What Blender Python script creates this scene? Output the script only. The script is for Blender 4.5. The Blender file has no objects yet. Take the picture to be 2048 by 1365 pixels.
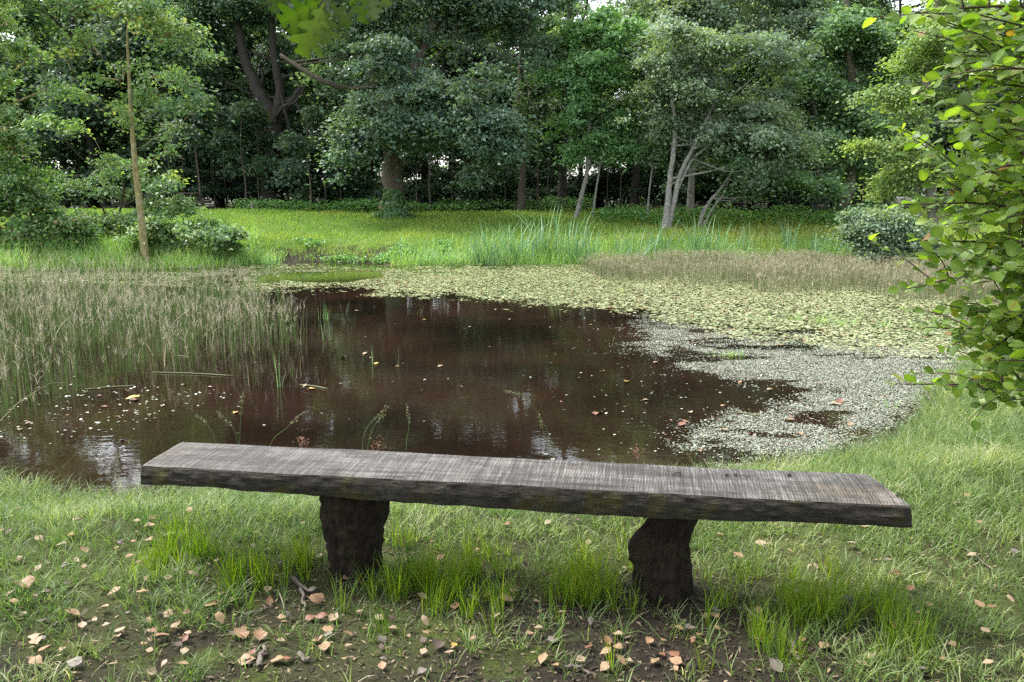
import bpy, math, random
import numpy as np
rng = np.random.default_rng(7)
random.seed(7)
PI = math.pi
scene = bpy.context.scene
COL = scene.collection

# ---------------------------------------------------------------- camera model
F = 1547.0; CX = 1024.0; CY = 682.5; HC = 1.6
PITCH = math.atan((CY - 395.0) / F)
cp, sp = math.cos(PITCH), math.sin(PITCH)
ZW = -0.35                                   # water level

def ray(u, v):
    a = (np.asarray(u, float) - CX) / F; s = (CY - np.asarray(v, float)) / F
    return a, cp + s * sp, -sp + s * cp

def at_z(u, v, z):
    dx, dy, dz = ray(u, v); t = (z - HC) / dz
    return np.array([dx * t, dy * t, z + 0 * t])

def at_d(u, v, d):
    dx, dy, dz = ray(u, v); t = d / dy
    return np.array([dx * t, d + 0 * t, HC + dz * t])

def pix(x, y, z):
    zz = z - HC
    dep = y * cp - zz * sp; up = y * sp + zz * cp
    return CX + F * x / dep, CY - F * up / dep

# ---------------------------------------------------------------- noise + polygons
_lat = rng.random((256, 256))
def vnoise(x, y, s=1.0, off=0.0):
    x = np.asarray(x, float) / s + 57.3 + off; y = np.asarray(y, float) / s + 91.7 + off * 1.7
    xi = np.floor(x).astype(int); yi = np.floor(y).astype(int)
    fx = x - xi; fy = y - yi; fx = fx * fx * (3 - 2 * fx); fy = fy * fy * (3 - 2 * fy)
    g = lambda i, j: _lat[i % 256, j % 256]
    return (g(xi, yi) * (1 - fx) + g(xi + 1, yi) * fx) * (1 - fy) + (g(xi, yi + 1) * (1 - fx) + g(xi + 1, yi + 1) * fx) * fy
def fbm(x, y, s=1.0, off=0.0):
    return .55 * vnoise(x, y, s, off) + .3 * vnoise(x, y, s / 2.1, off + 11) + .15 * vnoise(x, y, s / 4.3, off + 23)

def inside(px, py, poly):
    r = np.zeros(np.shape(px), bool); n = len(poly)
    for i in range(n):
        x1, y1 = poly[i]; x2, y2 = poly[(i + 1) % n]
        if y1 == y2: continue
        c = ((y1 > py) != (y2 > py)) & (px < (x2 - x1) * (py - y1) / (y2 - y1) + x1)
        r ^= c
    return r
def poly_dist(px, py, poly):
    d = np.full(np.shape(px), 1e9)
    n = len(poly)
    for i in range(n):
        x1, y1 = poly[i]; x2, y2 = poly[(i + 1) % n]
        ex, ey = x2 - x1, y2 - y1; l2 = ex * ex + ey * ey + 1e-12
        t = np.clip(((px - x1) * ex + (py - y1) * ey) / l2, 0, 1)
        d = np.minimum(d, (px - x1 - t * ex) ** 2 + (py - y1 - t * ey) ** 2)
    return np.sqrt(d)

SHORE_PX = [(-420, 925), (-200, 940), (0, 948), (90, 972), (200, 982), (330, 974), (520, 968), (760, 962), (1000, 960), (1250, 950),
            (1420, 936), (1540, 920), (1650, 902), (1750, 878), (1815, 850), (1862, 805), (1900, 760), (1960, 705), (2048, 655), (2300, 600),
            (2300, 560), (2100, 540), (1950, 532), (1850, 527), (1700, 521), (1540, 522), (1400, 524), (1250, 527), (1150, 530), (1000, 531),
            (900, 530), (800, 532), (720, 527), (640, 524), (570, 527), (500, 531), (380, 536), (250, 539), (100, 541), (-100, 545), (-500, 556),
            (-900, 640), (-900, 860)]
SHORE_PX = [(u, v + (26 if v > 840 and u < 1870 and u > -150 else 0)) for u, v in SHORE_PX]
POND = [tuple(at_z(u, v, ZW)[:2]) for u, v in SHORE_PX]

def sstep(a, b, x):
    t = np.clip((x - a) / (b - a), 0, 1); return t * t * (3 - 2 * t)
def signed(x, y):
    d = poly_dist(x, y, POND); return np.where(inside(x, y, POND), -d, d)
def ground(x, y, sd=None):
    x = np.asarray(x, float); y = np.asarray(y, float)
    if sd is None: sd = signed(x, y)
    far = sstep(14, 19, y + np.maximum(0, x - 7) * .3)
    near_h = ZW + .37 * sstep(-.05, 1.35, sd)
    far_h = ZW + .5 * sstep(-.05, 2.4, sd) + .86 * sstep(0.5, 10.5, sd)
    h = near_h * (1 - far) + far_h * far
    h = h + (fbm(x, y, 1.3) - .5) * .05 * sstep(0.0, .8, sd) + (fbm(x, y, 6., 5) - .5) * .22 * far * sstep(1, 4, sd)
    return np.where(sd < -.05, ZW - .5 * sstep(0, .8, -sd) - .02, h)
def on_ground(u, v, d0=1.0, d1=60.0):
    lo = d0
    for d in np.arange(d0, d1, .04):
        p = at_d(u, v, d)
        if p[2] <= float(ground(p[0], p[1])): return np.array([p[0], p[1], float(ground(p[0], p[1]))])
    p = at_d(u, v, d1); return np.array([p[0], p[1], float(ground(p[0], p[1]))])

# ---------------------------------------------------------------- object helpers
class MB:
    def __init__(s): s.V = []; s.Q = []; s.T = []; s.A = []; s.mq = []; s.mt = []; s.n = 0
    def add(s, V, Q=None, T=None, var=.5, mi=0):
        V = np.asarray(V, float).reshape(-1, 3)
        s.V.append(V)
        s.A.append(np.broadcast_to(np.asarray(var, float), (len(V),)))
        if Q is not None and len(Q):
            Q = np.asarray(Q, int).reshape(-1, 4); s.Q.append(Q + s.n); s.mq.append(np.broadcast_to(np.asarray(mi), (len(Q),)))
        if T is not None and len(T):
            T = np.asarray(T, int).reshape(-1, 3); s.T.append(T + s.n); s.mt.append(np.broadcast_to(np.asarray(mi), (len(T),)))
        s.n += len(V)
    def mesh(s, name, mats, smooth=True):
        V = np.concatenate(s.V); A = np.concatenate(s.A)
        Q = np.concatenate(s.Q) if s.Q else np.zeros((0, 4), int); T = np.concatenate(s.T) if s.T else np.zeros((0, 3), int)
        me = bpy.data.meshes.new(name)
        me.vertices.add(len(V)); me.vertices.foreach_set('co', V.astype(np.float32).ravel())
        L = np.concatenate([Q.ravel(), T.ravel()]).astype(np.int32)
        me.loops.add(len(L)); me.loops.foreach_set('vertex_index', L)
        nf = len(Q) + len(T); me.polygons.add(nf)
        ls = np.concatenate([np.arange(len(Q)) * 4, len(Q) * 4 + np.arange(len(T)) * 3]).astype(np.int32)
        me.polygons.foreach_set('loop_start', ls)
        if not isinstance(mats, (list, tuple)): mats = [mats]
        for m in mats: me.materials.append(m)
        if len(mats) > 1:
            mi = np.concatenate([np.concatenate(s.mq) if s.mq else np.zeros(0), np.concatenate(s.mt) if s.mt else np.zeros(0)]).astype(np.int32)
            me.polygons.foreach_set('material_index', mi)
        at = me.attributes.new('var', 'FLOAT', 'POINT'); at.data.foreach_set('value', A.astype(np.float32))
        me.update(calc_edges=True)
        me.polygons.foreach_set('use_smooth', np.full(nf, smooth))
        return me
    def build(s, name, mats, parent=None, loc=None, smooth=True):
        o = bpy.data.objects.new(name, s.mesh(name, mats, smooth)); COL.objects.link(o)
        if parent: o.parent = parent
        if loc is not None: o.location = loc
        return o

def tag(o, label=None, cat=None, group=None, kind=None):
    if label: o['label'] = label
    if cat: o['category'] = cat
    if group: o['group'] = group
    if kind: o['kind'] = kind
    return o
def thing(name, label, cat, loc, rz=0, group=None):
    o = bpy.data.objects.new(name, None); COL.objects.link(o); o.empty_display_size = .2
    o.location = loc; o.rotation_euler = (0, 0, rz)
    return tag(o, label, cat, group)
def dup(root, loc, rz, sc, label, group=None):
    r = root.copy(); COL.objects.link(r); r.location = loc; r.rotation_euler = (0, 0, rz); r.scale = sc
    r['label'] = label
    if group: r['group'] = group
    for ch in list(root.children):
        c = ch.copy(); COL.objects.link(c); c.parent = r
    return r

def unit(v): return v / (np.linalg.norm(v, axis=-1, keepdims=True) + 1e-9)
def rand_dir(n):
    return unit(rng.normal(size=(n, 3)))

def tube(mb, pts, rad, sides=8, var=.5, wob=0.0, cap=True, mi=0):
    pts = np.asarray(pts, float); rad = np.broadcast_to(np.asarray(rad, float), (len(pts),)); k = len(pts)
    tan = unit(np.gradient(pts, axis=0))
    ref = np.array([1., .13, 0]) if abs(tan[:, 2]).mean() > .5 else np.array([.1, .05, 1.])
    a = unit(np.cross(tan, ref)); b = np.cross(tan, a)
    th = np.arange(sides) * 2 * PI / sides
    r = rad[:, None] * (1 + wob * rng.normal(size=(k, sides)))
    V = pts[:, None] + r[..., None] * (np.cos(th)[None, :, None] * a[:, None] + np.sin(th)[None, :, None] * b[:, None])
    i = np.arange(k - 1)[:, None] * sides; j = np.arange(sides)[None]; j2 = (j + 1) % sides
    Q = np.stack([i + j, i + j2, i + sides + j2, i + sides + j], -1).reshape(-1, 4)
    T = []
    V = V.reshape(-1, 3)
    if cap:
        V = np.vstack([V, pts[-1:]]); c = k * sides; o = (k - 1) * sides
        T = [(o + q, o + (q + 1) % sides, c) for q in range(sides)]
    mb.add(V, Q, T, var, mi)

def spline(P, n):
    P = np.asarray(P, float); k = len(P)
    if k == 2: t = np.linspace(0, 1, n)[:, None]; return P[0] * (1 - t) + P[1] * t
    E = np.vstack([2 * P[0] - P[1], P, 2 * P[-1] - P[-2]])
    out = []
    for s in np.linspace(0, k - 1 - 1e-6, n):
        i = int(s); t = s - i; a, b, c, d = E[i:i + 4]
        out.append(.5 * ((2 * b) + (c - a) * t + (2 * a - 5 * b + 4 * c - d) * t * t + (3 * b - a - 3 * c + d) * t ** 3))
    return np.array(out)

def leaf_quads(mb, C, tip, nor, L, W, var, fold=.18):
    """four-vertex folded leaves (far trees)"""
    n = len(C); tip = unit(tip); side = unit(np.cross(nor, tip)); nor = np.cross(tip, side)
    L = np.broadcast_to(L, (n,))[:, None]; W = np.broadcast_to(W, (n,))[:, None]
    b = C - tip * L * .5; t = C + tip * L * .5 - nor * L * .1
    l = C + side * W * .5 + nor * W * fold - tip * L * .04; r = C - side * W * .5 + nor * W * fold - tip * L * .04
    V = np.stack([b, r, t, l], 1).reshape(-1, 3); Q = np.arange(4 * n).reshape(-1, 4)
    mb.add(V, Q, None, np.repeat(var, 4))

def leaf_grid(mb, C, tip, nor, L, W, var, prof, curl=.15, fold=.2, slant=0.0):
    """finely outlined leaf: prof = half-widths along the blade, C = stalk point"""
    n = len(C); m = len(prof); tip = unit(tip); side = unit(np.cross(nor, tip)); nor = np.cross(tip, side)
    t = np.linspace(0, 1, m)
    L = np.broadcast_to(L, (n,)); W = np.broadcast_to(W, (n,)); curl = np.broadcast_to(curl, (n,)); fold = np.broadcast_to(fold, (n,))
    mid = C[:, None] + tip[:, None] * (L[:, None] * t)[..., None] - nor[:, None] * ((curl * L)[:, None] * t ** 2)[..., None]
    hw = (W[:, None] * .5 * prof[None]); sl = tip[:, None] * (hw * slant)[..., None]
    lf = mid + sl + side[:, None] * hw[..., None] + nor[:, None] * (hw * fold[:, None])[..., None]
    rt = mid + sl - side[:, None] * hw[..., None] + nor[:, None] * (hw * fold[:, None])[..., None]
    V = np.stack([rt, mid, lf], 2).reshape(n, m * 3, 3)
    i = np.arange(m - 1)[:, None] * 3; j = np.arange(2)[None]
    q = np.stack([i + j, i + j + 1, i + j + 4, i + j + 3], -1).reshape(-1, 4)
    Q = (np.arange(n)[:, None, None] * (m * 3) + q[None]).reshape(-1, 4)
    vv = np.clip(np.asarray(var)[:, None] + np.tile([-.05, .22, 0.], m)[None], 0, .97)
    mb.add(V.reshape(-1, 3), Q, None, np.where(np.asarray(var)[:, None] > .95, 1., vv).ravel())

def blades(mb, base, h, w, ang, lean, var, droop=1.6, face=None):
    """curved tapered grass blades, 7 verts each"""
    n = len(base); t = np.array([0, .38, .72, 1.0])
    d = np.stack([np.cos(ang), np.sin(ang), 0 * ang], -1)
    fa = (ang + rng.uniform(-.9, .9, n)) if face is None else face
    side = np.stack([-np.sin(fa), np.cos(fa), 0 * fa], -1)
    h = np.broadcast_to(h, (n,)); lean = np.broadcast_to(lean, (n,)); w = np.broadcast_to(w, (n,))
    out = lean[:, None] * (t ** droop)[None]
    hz = np.sqrt(np.clip(1 - .55 * np.clip(lean, 0, 1.25)[:, None] ** 2 * (t ** 2)[None], .1, 1)) * t[None]
    P = base[:, None] + d[:, None] * (h[:, None] * out)[..., None]
    P[..., 2] += h[:, None] * hz
    ww = np.array([1, .85, .55, 0]) * .5
    l = P + side[:, None] * (w[:, None] * ww[None])[..., None]; r = P - side[:, None] * (w[:, None] * ww[None])[..., None]
    V = np.concatenate([np.stack([l[:, :3], r[:, :3]], 2).reshape(n, 6, 3), P[:, 3:4]], 1)
    o = np.arange(n)[:, None, None] * 7
    Q = (o + np.array([[0, 1, 3, 2], [2, 3, 5, 4]])[None]).reshape(-1, 4)
    T = (o + np.array([[4, 5, 6]])[None]).reshape(-1, 3)
    mb.add(V.reshape(-1, 3), Q, T, np.repeat(var, 7))

# ---------------------------------------------------------------- materials
def newmat(name):
    m = bpy.data.materials.new(name); m.use_nodes = True
    nt = m.node_tree; nt.nodes.clear()
    return m, nt, nt.nodes, nt.links
def ramp(nd, stops):
    r = nd.new('ShaderNodeValToRGB'); e = r.color_ramp.elements
    while len(e) < len(stops): e.new(.5)
    for k, (p, c) in enumerate(stops):
        e[k].position = p; e[k].color = (*c, 1)
    return r
GAIN = 2.1
def leafmat(name, stops, gain=None, transl=.35, rough=.45, spec=.5, tr_gain=(1.5, 1.5, .55)):
    m, nt, nd, lk = newmat(name)
    g = GAIN if gain is None else gain; stops = [(p, tuple(min(.8, q * g) for q in c)) for p, c in stops]
    at = nd.new('ShaderNodeAttribute'); at.attribute_name = 'var'
    r = ramp(nd, stops); lk.new(at.outputs['Fac'], r.inputs[0])
    p = nd.new('ShaderNodeBsdfPrincipled'); p.inputs['Roughness'].default_value = rough; p.inputs['Specular IOR Level'].default_value = spec
    lk.new(r.outputs[0], p.inputs['Base Color'])
    tr = nd.new('ShaderNodeBsdfTranslucent')
    mul = nd.new('ShaderNodeVectorMath'); mul.operation = 'MULTIPLY'; mul.inputs[1].default_value = tr_gain
    lk.new(r.outputs[0], mul.inputs[0]); lk.new(mul.outputs[0], tr.inputs['Color'])
    mx = nd.new('ShaderNodeMixShader'); mx.inputs[0].default_value = transl
    lk.new(p.outputs[0], mx.inputs[1]); lk.new(tr.outputs[0], mx.inputs[2])
    out = nd.new('ShaderNodeOutputMaterial'); lk.new(mx.outputs[0], out.inputs[0])
    return m
def barkmat(name, c1, c2, moss=None, scale=(14, 14, 3), bump=.6, lichen=None):
    m, nt, nd, lk = newmat(name)
    tc = nd.new('ShaderNodeTexCoord'); mp = nd.new('ShaderNodeMapping'); mp.inputs['Scale'].default_value = scale
    lk.new(tc.outputs['Object'], mp.inputs[0])
    n1 = nd.new('ShaderNodeTexNoise'); n1.inputs['Scale'].default_value = 1.5; n1.inputs['Detail'].default_value = 8; n1.inputs['Roughness'].default_value = .7
    lk.new(mp.outputs[0], n1.inputs['Vector'])
    r = ramp(nd, [(.3, c1), (.7, c2)]); lk.new(n1.outputs[0], r.inputs[0]); col = r.outputs[0]
    for k, (c, sc, lo, hi) in enumerate([x for x in (moss, lichen) if x]):
        n2 = nd.new('ShaderNodeTexNoise'); n2.inputs['Scale'].default_value = sc; n2.inputs['Detail'].default_value = 6
        lk.new(tc.outputs['Object'], n2.inputs['Vector'])
        mr = nd.new('ShaderNodeMapRange'); mr.inputs[1].default_value = lo; mr.inputs[2].default_value = hi; lk.new(n2.outputs[0], mr.inputs[0])
        mx = nd.new('ShaderNodeMix'); mx.data_type = 'RGBA'; lk.new(mr.outputs[0], mx.inputs[0]); lk.new(col, mx.inputs[6]); mx.inputs[7].default_value = (*c, 1)
        col = mx.outputs[2]
    p = nd.new('ShaderNodeBsdfPrincipled'); p.inputs['Roughness'].default_value = .9; p.inputs['Specular IOR Level'].default_value = .2
    lk.new(col, p.inputs['Base Color'])
    bp = nd.new('ShaderNodeBump'); bp.inputs['Strength'].default_value = bump; bp.inputs['Distance'].default_value = .02
    lk.new(n1.outputs[0], bp.inputs['Height']); lk.new(bp.outputs[0], p.inputs['Normal'])
    out = nd.new('ShaderNodeOutputMaterial'); lk.new(p.outputs[0], out.inputs[0])
    return m

M = {}
M['oak'] = leafmat('oak_leaf', [(0, (.026, .054, .036)), (.5, (.050, .086, .057)), (1, (.105, .145, .088))], gain=2.25, rough=.48, spec=.5)
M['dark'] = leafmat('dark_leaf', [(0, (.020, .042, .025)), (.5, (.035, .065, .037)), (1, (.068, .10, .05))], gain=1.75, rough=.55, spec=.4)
M['mid'] = leafmat('green_leaf', [(0, (.034, .072, .032)), (.5, (.060, .108, .052)), (1, (.115, .168, .076))], gain=2.25, rough=.52, spec=.45)
M['maple'] = leafmat('maple_leaf', [(0, (.036, .080, .034)), (.5, (.064, .125, .052)), (1, (.12, .19, .075))], gain=2.5, rough=.5, spec=.45)
M['grey'] = leafmat('grey_green_leaf', [(0, (.042, .068, .044)), (.5, (.070, .102, .067)), (1, (.125, .16, .10))], gain=2.6, rough=.55, spec=.4)
M['yellow'] = leafmat('yellow_green_leaf', [(0, (.050, .088, .028)), (.5, (.088, .135, .042)), (1, (.165, .205, .065))], rough=.55, spec=.4)
M['alder'] = leafmat('alder_leaf', [(0, (.040, .078, .034)), (.5, (.078, .132, .056)), (.93, (.14, .20, .08)), (1, (.22, .22, .07))], rough=.48, spec=.5)
M['rusty'] = leafmat('rusty_leaf', [(0, (.030, .068, .022)), (.6, (.065, .12, .04)), (.85, (.12, .15, .06)), (1, (.24, .13, .08))], rough=.5)
M['bush'] = leafmat('near_alder_leaf', [(0, (.050, .095, .018)), (.5, (.10, .17, .028)), (.9, (.18, .26, .045)), (1, (.22, .13, .04))], gain=1.15, transl=.52, rough=.42, spec=.4, tr_gain=(1.6, 1.7, .5))
M['oaktwig'] = leafmat('near_oak_leaf', [(0, (.016, .040, .006)), (.6, (.042, .095, .009)), (.97, (.095, .165, .018)), (1, (.30, .20, .05))], gain=.62, transl=.5, rough=.4, tr_gain=(1.8, 1.8, .4))
M['grass'] = leafmat('grass_blade', [(0, (.050, .090, .026)), (.4, (.11, .165, .052)), (.7, (.19, .225, .095)), (1, (.40, .36, .26))], gain=1.4, transl=.4, rough=.5, spec=.35, tr_gain=(1.3, 1.4, .65))
M['lush'] = leafmat('lush_grass_blade', [(0, (.055, .12, .012)), (.6, (.11, .19, .022)), (1, (.20, .24, .04))], gain=1.02, transl=.5, rough=.45, spec=.35, tr_gain=(1.8, 1.7, .4))
M['meadow'] = leafmat('meadow_blade', [(0, (.085, .160, .030)), (.5, (.160, .235, .045)), (.85, (.25, .29, .065)), (1, (.33, .31, .11))], gain=1.45, transl=.4, rough=.55, spec=.25, tr_gain=(1.3, 1.4, .6))
M['bank'] = leafmat('bank_grass_blade', [(0, (.055, .11, .03)), (.5, (.10, .18, .055)), (1, (.22, .26, .11))], transl=.4, rough=.5)
M['sedge'] = leafmat('sedge_blade', [(0, (.07, .14, .08)), (.5, (.12, .21, .12)), (1, (.24, .31, .18))], transl=.35, rough=.45)
M['cattail'] = leafmat('cattail_blade', [(0, (.055, .125, .065)), (.5, (.10, .20, .11)), (1, (.22, .30, .16))], gain=1.5, transl=.3, rough=.4)
M['reed'] = leafmat('reed_stem', [(0, (.035, .070, .018)), (.42, (.095, .15, .045)), (.55, (.15, .145, .085)), (1, (.45, .40, .32))], gain=1.12, transl=.25, rough=.6, spec=.25, tr_gain=(1.2, 1.2, .95))
M['rush'] = leafmat('rush_stem', [(0, (.07, .115, .045)), (.5, (.16, .17, .085)), (1, (.40, .34, .26))], gain=1.0, transl=.25, rough=.6, spec=.25, tr_gain=(1.2, 1.2, .95))
M['pad'] = leafmat('floating_pad', [(0, (.12, .155, .060)), (.5, (.265, .30, .14)), (.85, (.38, .40, .22)), (1, (.30, .18, .09))], gain=.95, transl=.08, rough=.38, spec=.5)
M['weed'] = leafmat('floating_weed', [(0, (.10, .12, .08)), (.5, (.24, .26, .19)), (.9, (.40, .40, .31)), (1, (.28, .15, .08))], gain=.95, transl=.05, rough=.3, spec=.8)
M['herb'] = leafmat('herb_leaf', [(0, (.030, .080, .022)), (.5, (.055, .13, .035)), (1, (.11, .19, .05))], transl=.35, rough=.5)
M['ivy'] = leafmat('ivy_leaf', [(0, (.018, .05, .014)), (1, (.05, .10, .03))], transl=.15, rough=.35)
M['bark_oak'] = barkmat('oak_bark', (.045, .036, .028), (.15, .125, .10), moss=((.06, .075, .02), 1.2, .5, .75))
M['bark_dark'] = barkmat('dark_bark', (.022, .019, .016), (.075, .066, .056))
M['bark_birch'] = barkmat('birch_bark', (.09, .085, .075), (.36, .345, .31), scale=(6, 6, 9), bump=.2)
M['bark_alder'] = barkmat('lichened_bark', (.10, .082, .035), (.36, .315, .14), scale=(10, 10, 5), bump=.3, lichen=((.30, .29, .20), 5., .55, .7))
M['bark_twig'] = barkmat('twig_bark', (.05, .035, .025), (.12, .09, .065), bump=.2)
M['bark_pale'] = barkmat('pale_bark', (.13, .12, .10), (.30, .28, .24), moss=((.10, .11, .05), 2., .5, .7))
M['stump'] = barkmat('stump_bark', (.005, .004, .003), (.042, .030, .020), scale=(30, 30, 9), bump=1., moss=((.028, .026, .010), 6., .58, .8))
M['deadwood'] = barkmat('dead_stick', (.06, .05, .04), (.22, .19, .16), scale=(40, 40, 40), bump=.2)
M['greywood'] = barkmat('grey_timber', (.05, .042, .035), (.15, .13, .11), scale=(30, 4, 4), bump=.2)

def leaf_litter_mat(name, c1, c2):
    m, nt, nd, lk = newmat(name)
    tc = nd.new('ShaderNodeTexCoord'); n = nd.new('ShaderNodeTexNoise'); n.inputs['Scale'].default_value = 60; n.inputs['Detail'].default_value = 5
    oi = nd.new('ShaderNodeObjectInfo'); ad = nd.new('ShaderNodeVectorMath'); ad.operation = 'ADD'
    lk.new(tc.outputs['Object'], ad.inputs[0]); lk.new(oi.outputs['Random'], ad.inputs[1]); lk.new(ad.outputs[0], n.inputs['Vector'])
    r = ramp(nd, [(.3, c1), (.7, c2)]); lk.new(n.outputs[0], r.inputs[0])
    p = nd.new('ShaderNodeBsdfPrincipled'); p.inputs['Roughness'].default_value = .6; p.inputs['Specular IOR Level'].default_value = .4
    lk.new(r.outputs[0], p.inputs['Base Color'])
    out = nd.new('ShaderNodeOutputMaterial'); lk.new(p.outputs[0], out.inputs[0]); return m
LEAFCOL_ = {'tan': ((.33, .195, .10), (.46, .31, .17)), 'pinkish': ((.33, .19, .10), (.47, .29, .155)), 'pale': ((.38, .27, .16), (.50, .38, .25)),
           'russet': ((.20, .08, .045), (.34, .15, .08)), 'yellow': ((.48, .30, .06), (.60, .42, .12)), 'grey brown': ((.15, .12, .10), (.28, .23, .20)), 'dark brown': ((.06, .04, .03), (.14, .09, .065))}
LEAFCOL = {k: tuple(tuple(.56 * q for q in c) for c in v) for k, v in LEAFCOL_.items()}
LM = {k: leaf_litter_mat(k.replace(' ', '_') + '_dry_leaf', *v) for k, v in LEAFCOL.items()}

# ground: soil, moss, thatch near; green turf beyond
def ground_mat():
    m, nt, nd, lk = newmat('soil_and_turf')
    tc = nd.new('ShaderNodeTexCoord'); P = tc.outputs['Object']
    def noise(s, d=6, r=.6):
        n = nd.new('ShaderNodeTexNoise'); n.inputs['Scale'].default_value = s; n.inputs['Detail'].default_value = d; n.inputs['Roughness'].default_value = r
        lk.new(P, n.inputs['Vector']); return n.outputs[0]
    def mix(f, a, b):
        x = nd.new('ShaderNodeMix'); x.data_type = 'RGBA'
        lk.new(f, x.inputs[0])
        for s, i in ((a, 6), (b, 7)):
            if isinstance(s, tuple): x.inputs[i].default_value = (*s, 1)
            else: lk.new(s, x.inputs[i])
        return x.outputs[2]
    def rng_(v, lo, hi):
        x = nd.new('ShaderNodeMapRange'); x.inputs[1].default_value = lo; x.inputs[2].default_value = hi; lk.new(v, x.inputs[0]); return x.outputs[0]
    soil = ramp(nd, [(.3, (.011, .0095, .007)), (.55, (.028, .023, .016)), (.75, (.070, .058, .041))]); n1 = noise(38, 9, .75); lk.new(n1, soil.inputs[0])
    moss = ramp(nd, [(.3, (.028, .045, .008)), (.7, (.075, .095, .018))]); lk.new(noise(90, 4), moss.inputs[0])
    c = mix(rng_(noise(2.6, 5), .52, .64), soil.outputs[0], moss.outputs[0])
    turf = ramp(nd, [(.3, (.035, .042, .014)), (.6, (.075, .095, .026)), (.8, (.15, .145, .055))]); lk.new(noise(1.6, 8, .7), turf.inputs[0])
    at = nd.new('ShaderNodeAttribute'); at.attribute_name = 'var'
    c = mix(at.outputs['Fac'], c, turf.outputs[0])
    lawn_ = ramp(nd, [(.3, (.05, .10, .018)), (.7, (.11, .17, .035))]); lk.new(noise(2.2, 8, .7), lawn_.inputs[0]); c = mix(rng_(at.outputs['Fac'], .84, .98), c, lawn_.outputs[0])
    p = nd.new('ShaderNodeBsdfPrincipled'); p.inputs['Roughness'].default_value = .95; p.inputs['Specular IOR Level'].default_value = .15
    lk.new(c, p.inputs['Base Color'])
    bp = nd.new('ShaderNodeBump'); bp.inputs['Strength'].default_value = .8; bp.inputs['Distance'].default_value = .02
    lk.new(n1, bp.inputs['Height']); lk.new(bp.outputs[0], p.inputs['Normal'])
    out = nd.new('ShaderNodeOutputMaterial'); lk.new(p.outputs[0], out.inputs[0]); return m
def water_mat():
    m, nt, nd, lk = newmat('peaty_water')
    tc = nd.new('ShaderNodeTexCoord')
    p = nd.new('ShaderNodeBsdfPrincipled'); p.inputs['Roughness'].default_value = .015; p.inputs['IOR'].default_value = 1.36
    n0 = nd.new('ShaderNodeTexNoise'); n0.inputs['Scale'].default_value = .5; n0.inputs['Detail'].default_value = 4; lk.new(tc.outputs['Object'], n0.inputs['Vector'])
    r = ramp(nd, [(.34, (.006, .0038, .0028)), (.66, (.020, .0104, .0070))]); lk.new(n0.outputs[0], r.inputs[0]); lk.new(r.outputs[0], p.inputs['Base Color'])
    mp = nd.new('ShaderNodeMapping'); mp.inputs['Scale'].default_value = (1, 1.6, 1); lk.new(tc.outputs['Object'], mp.inputs[0])
    n1 = nd.new('ShaderNodeTexNoise'); n1.inputs['Scale'].default_value = 7; n1.inputs['Detail'].default_value = 3; lk.new(mp.outputs[0], n1.inputs['Vector'])
    bp = nd.new('ShaderNodeBump'); bp.inputs['Strength'].default_value = .05; bp.inputs['Distance'].default_value = .02
    lk.new(n1.outputs[0], bp.inputs['Height']); lk.new(bp.outputs[0], p.inputs['Normal'])
    out = nd.new('ShaderNodeOutputMaterial'); lk.new(p.outputs[0], out.inputs[0]); return m
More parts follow.
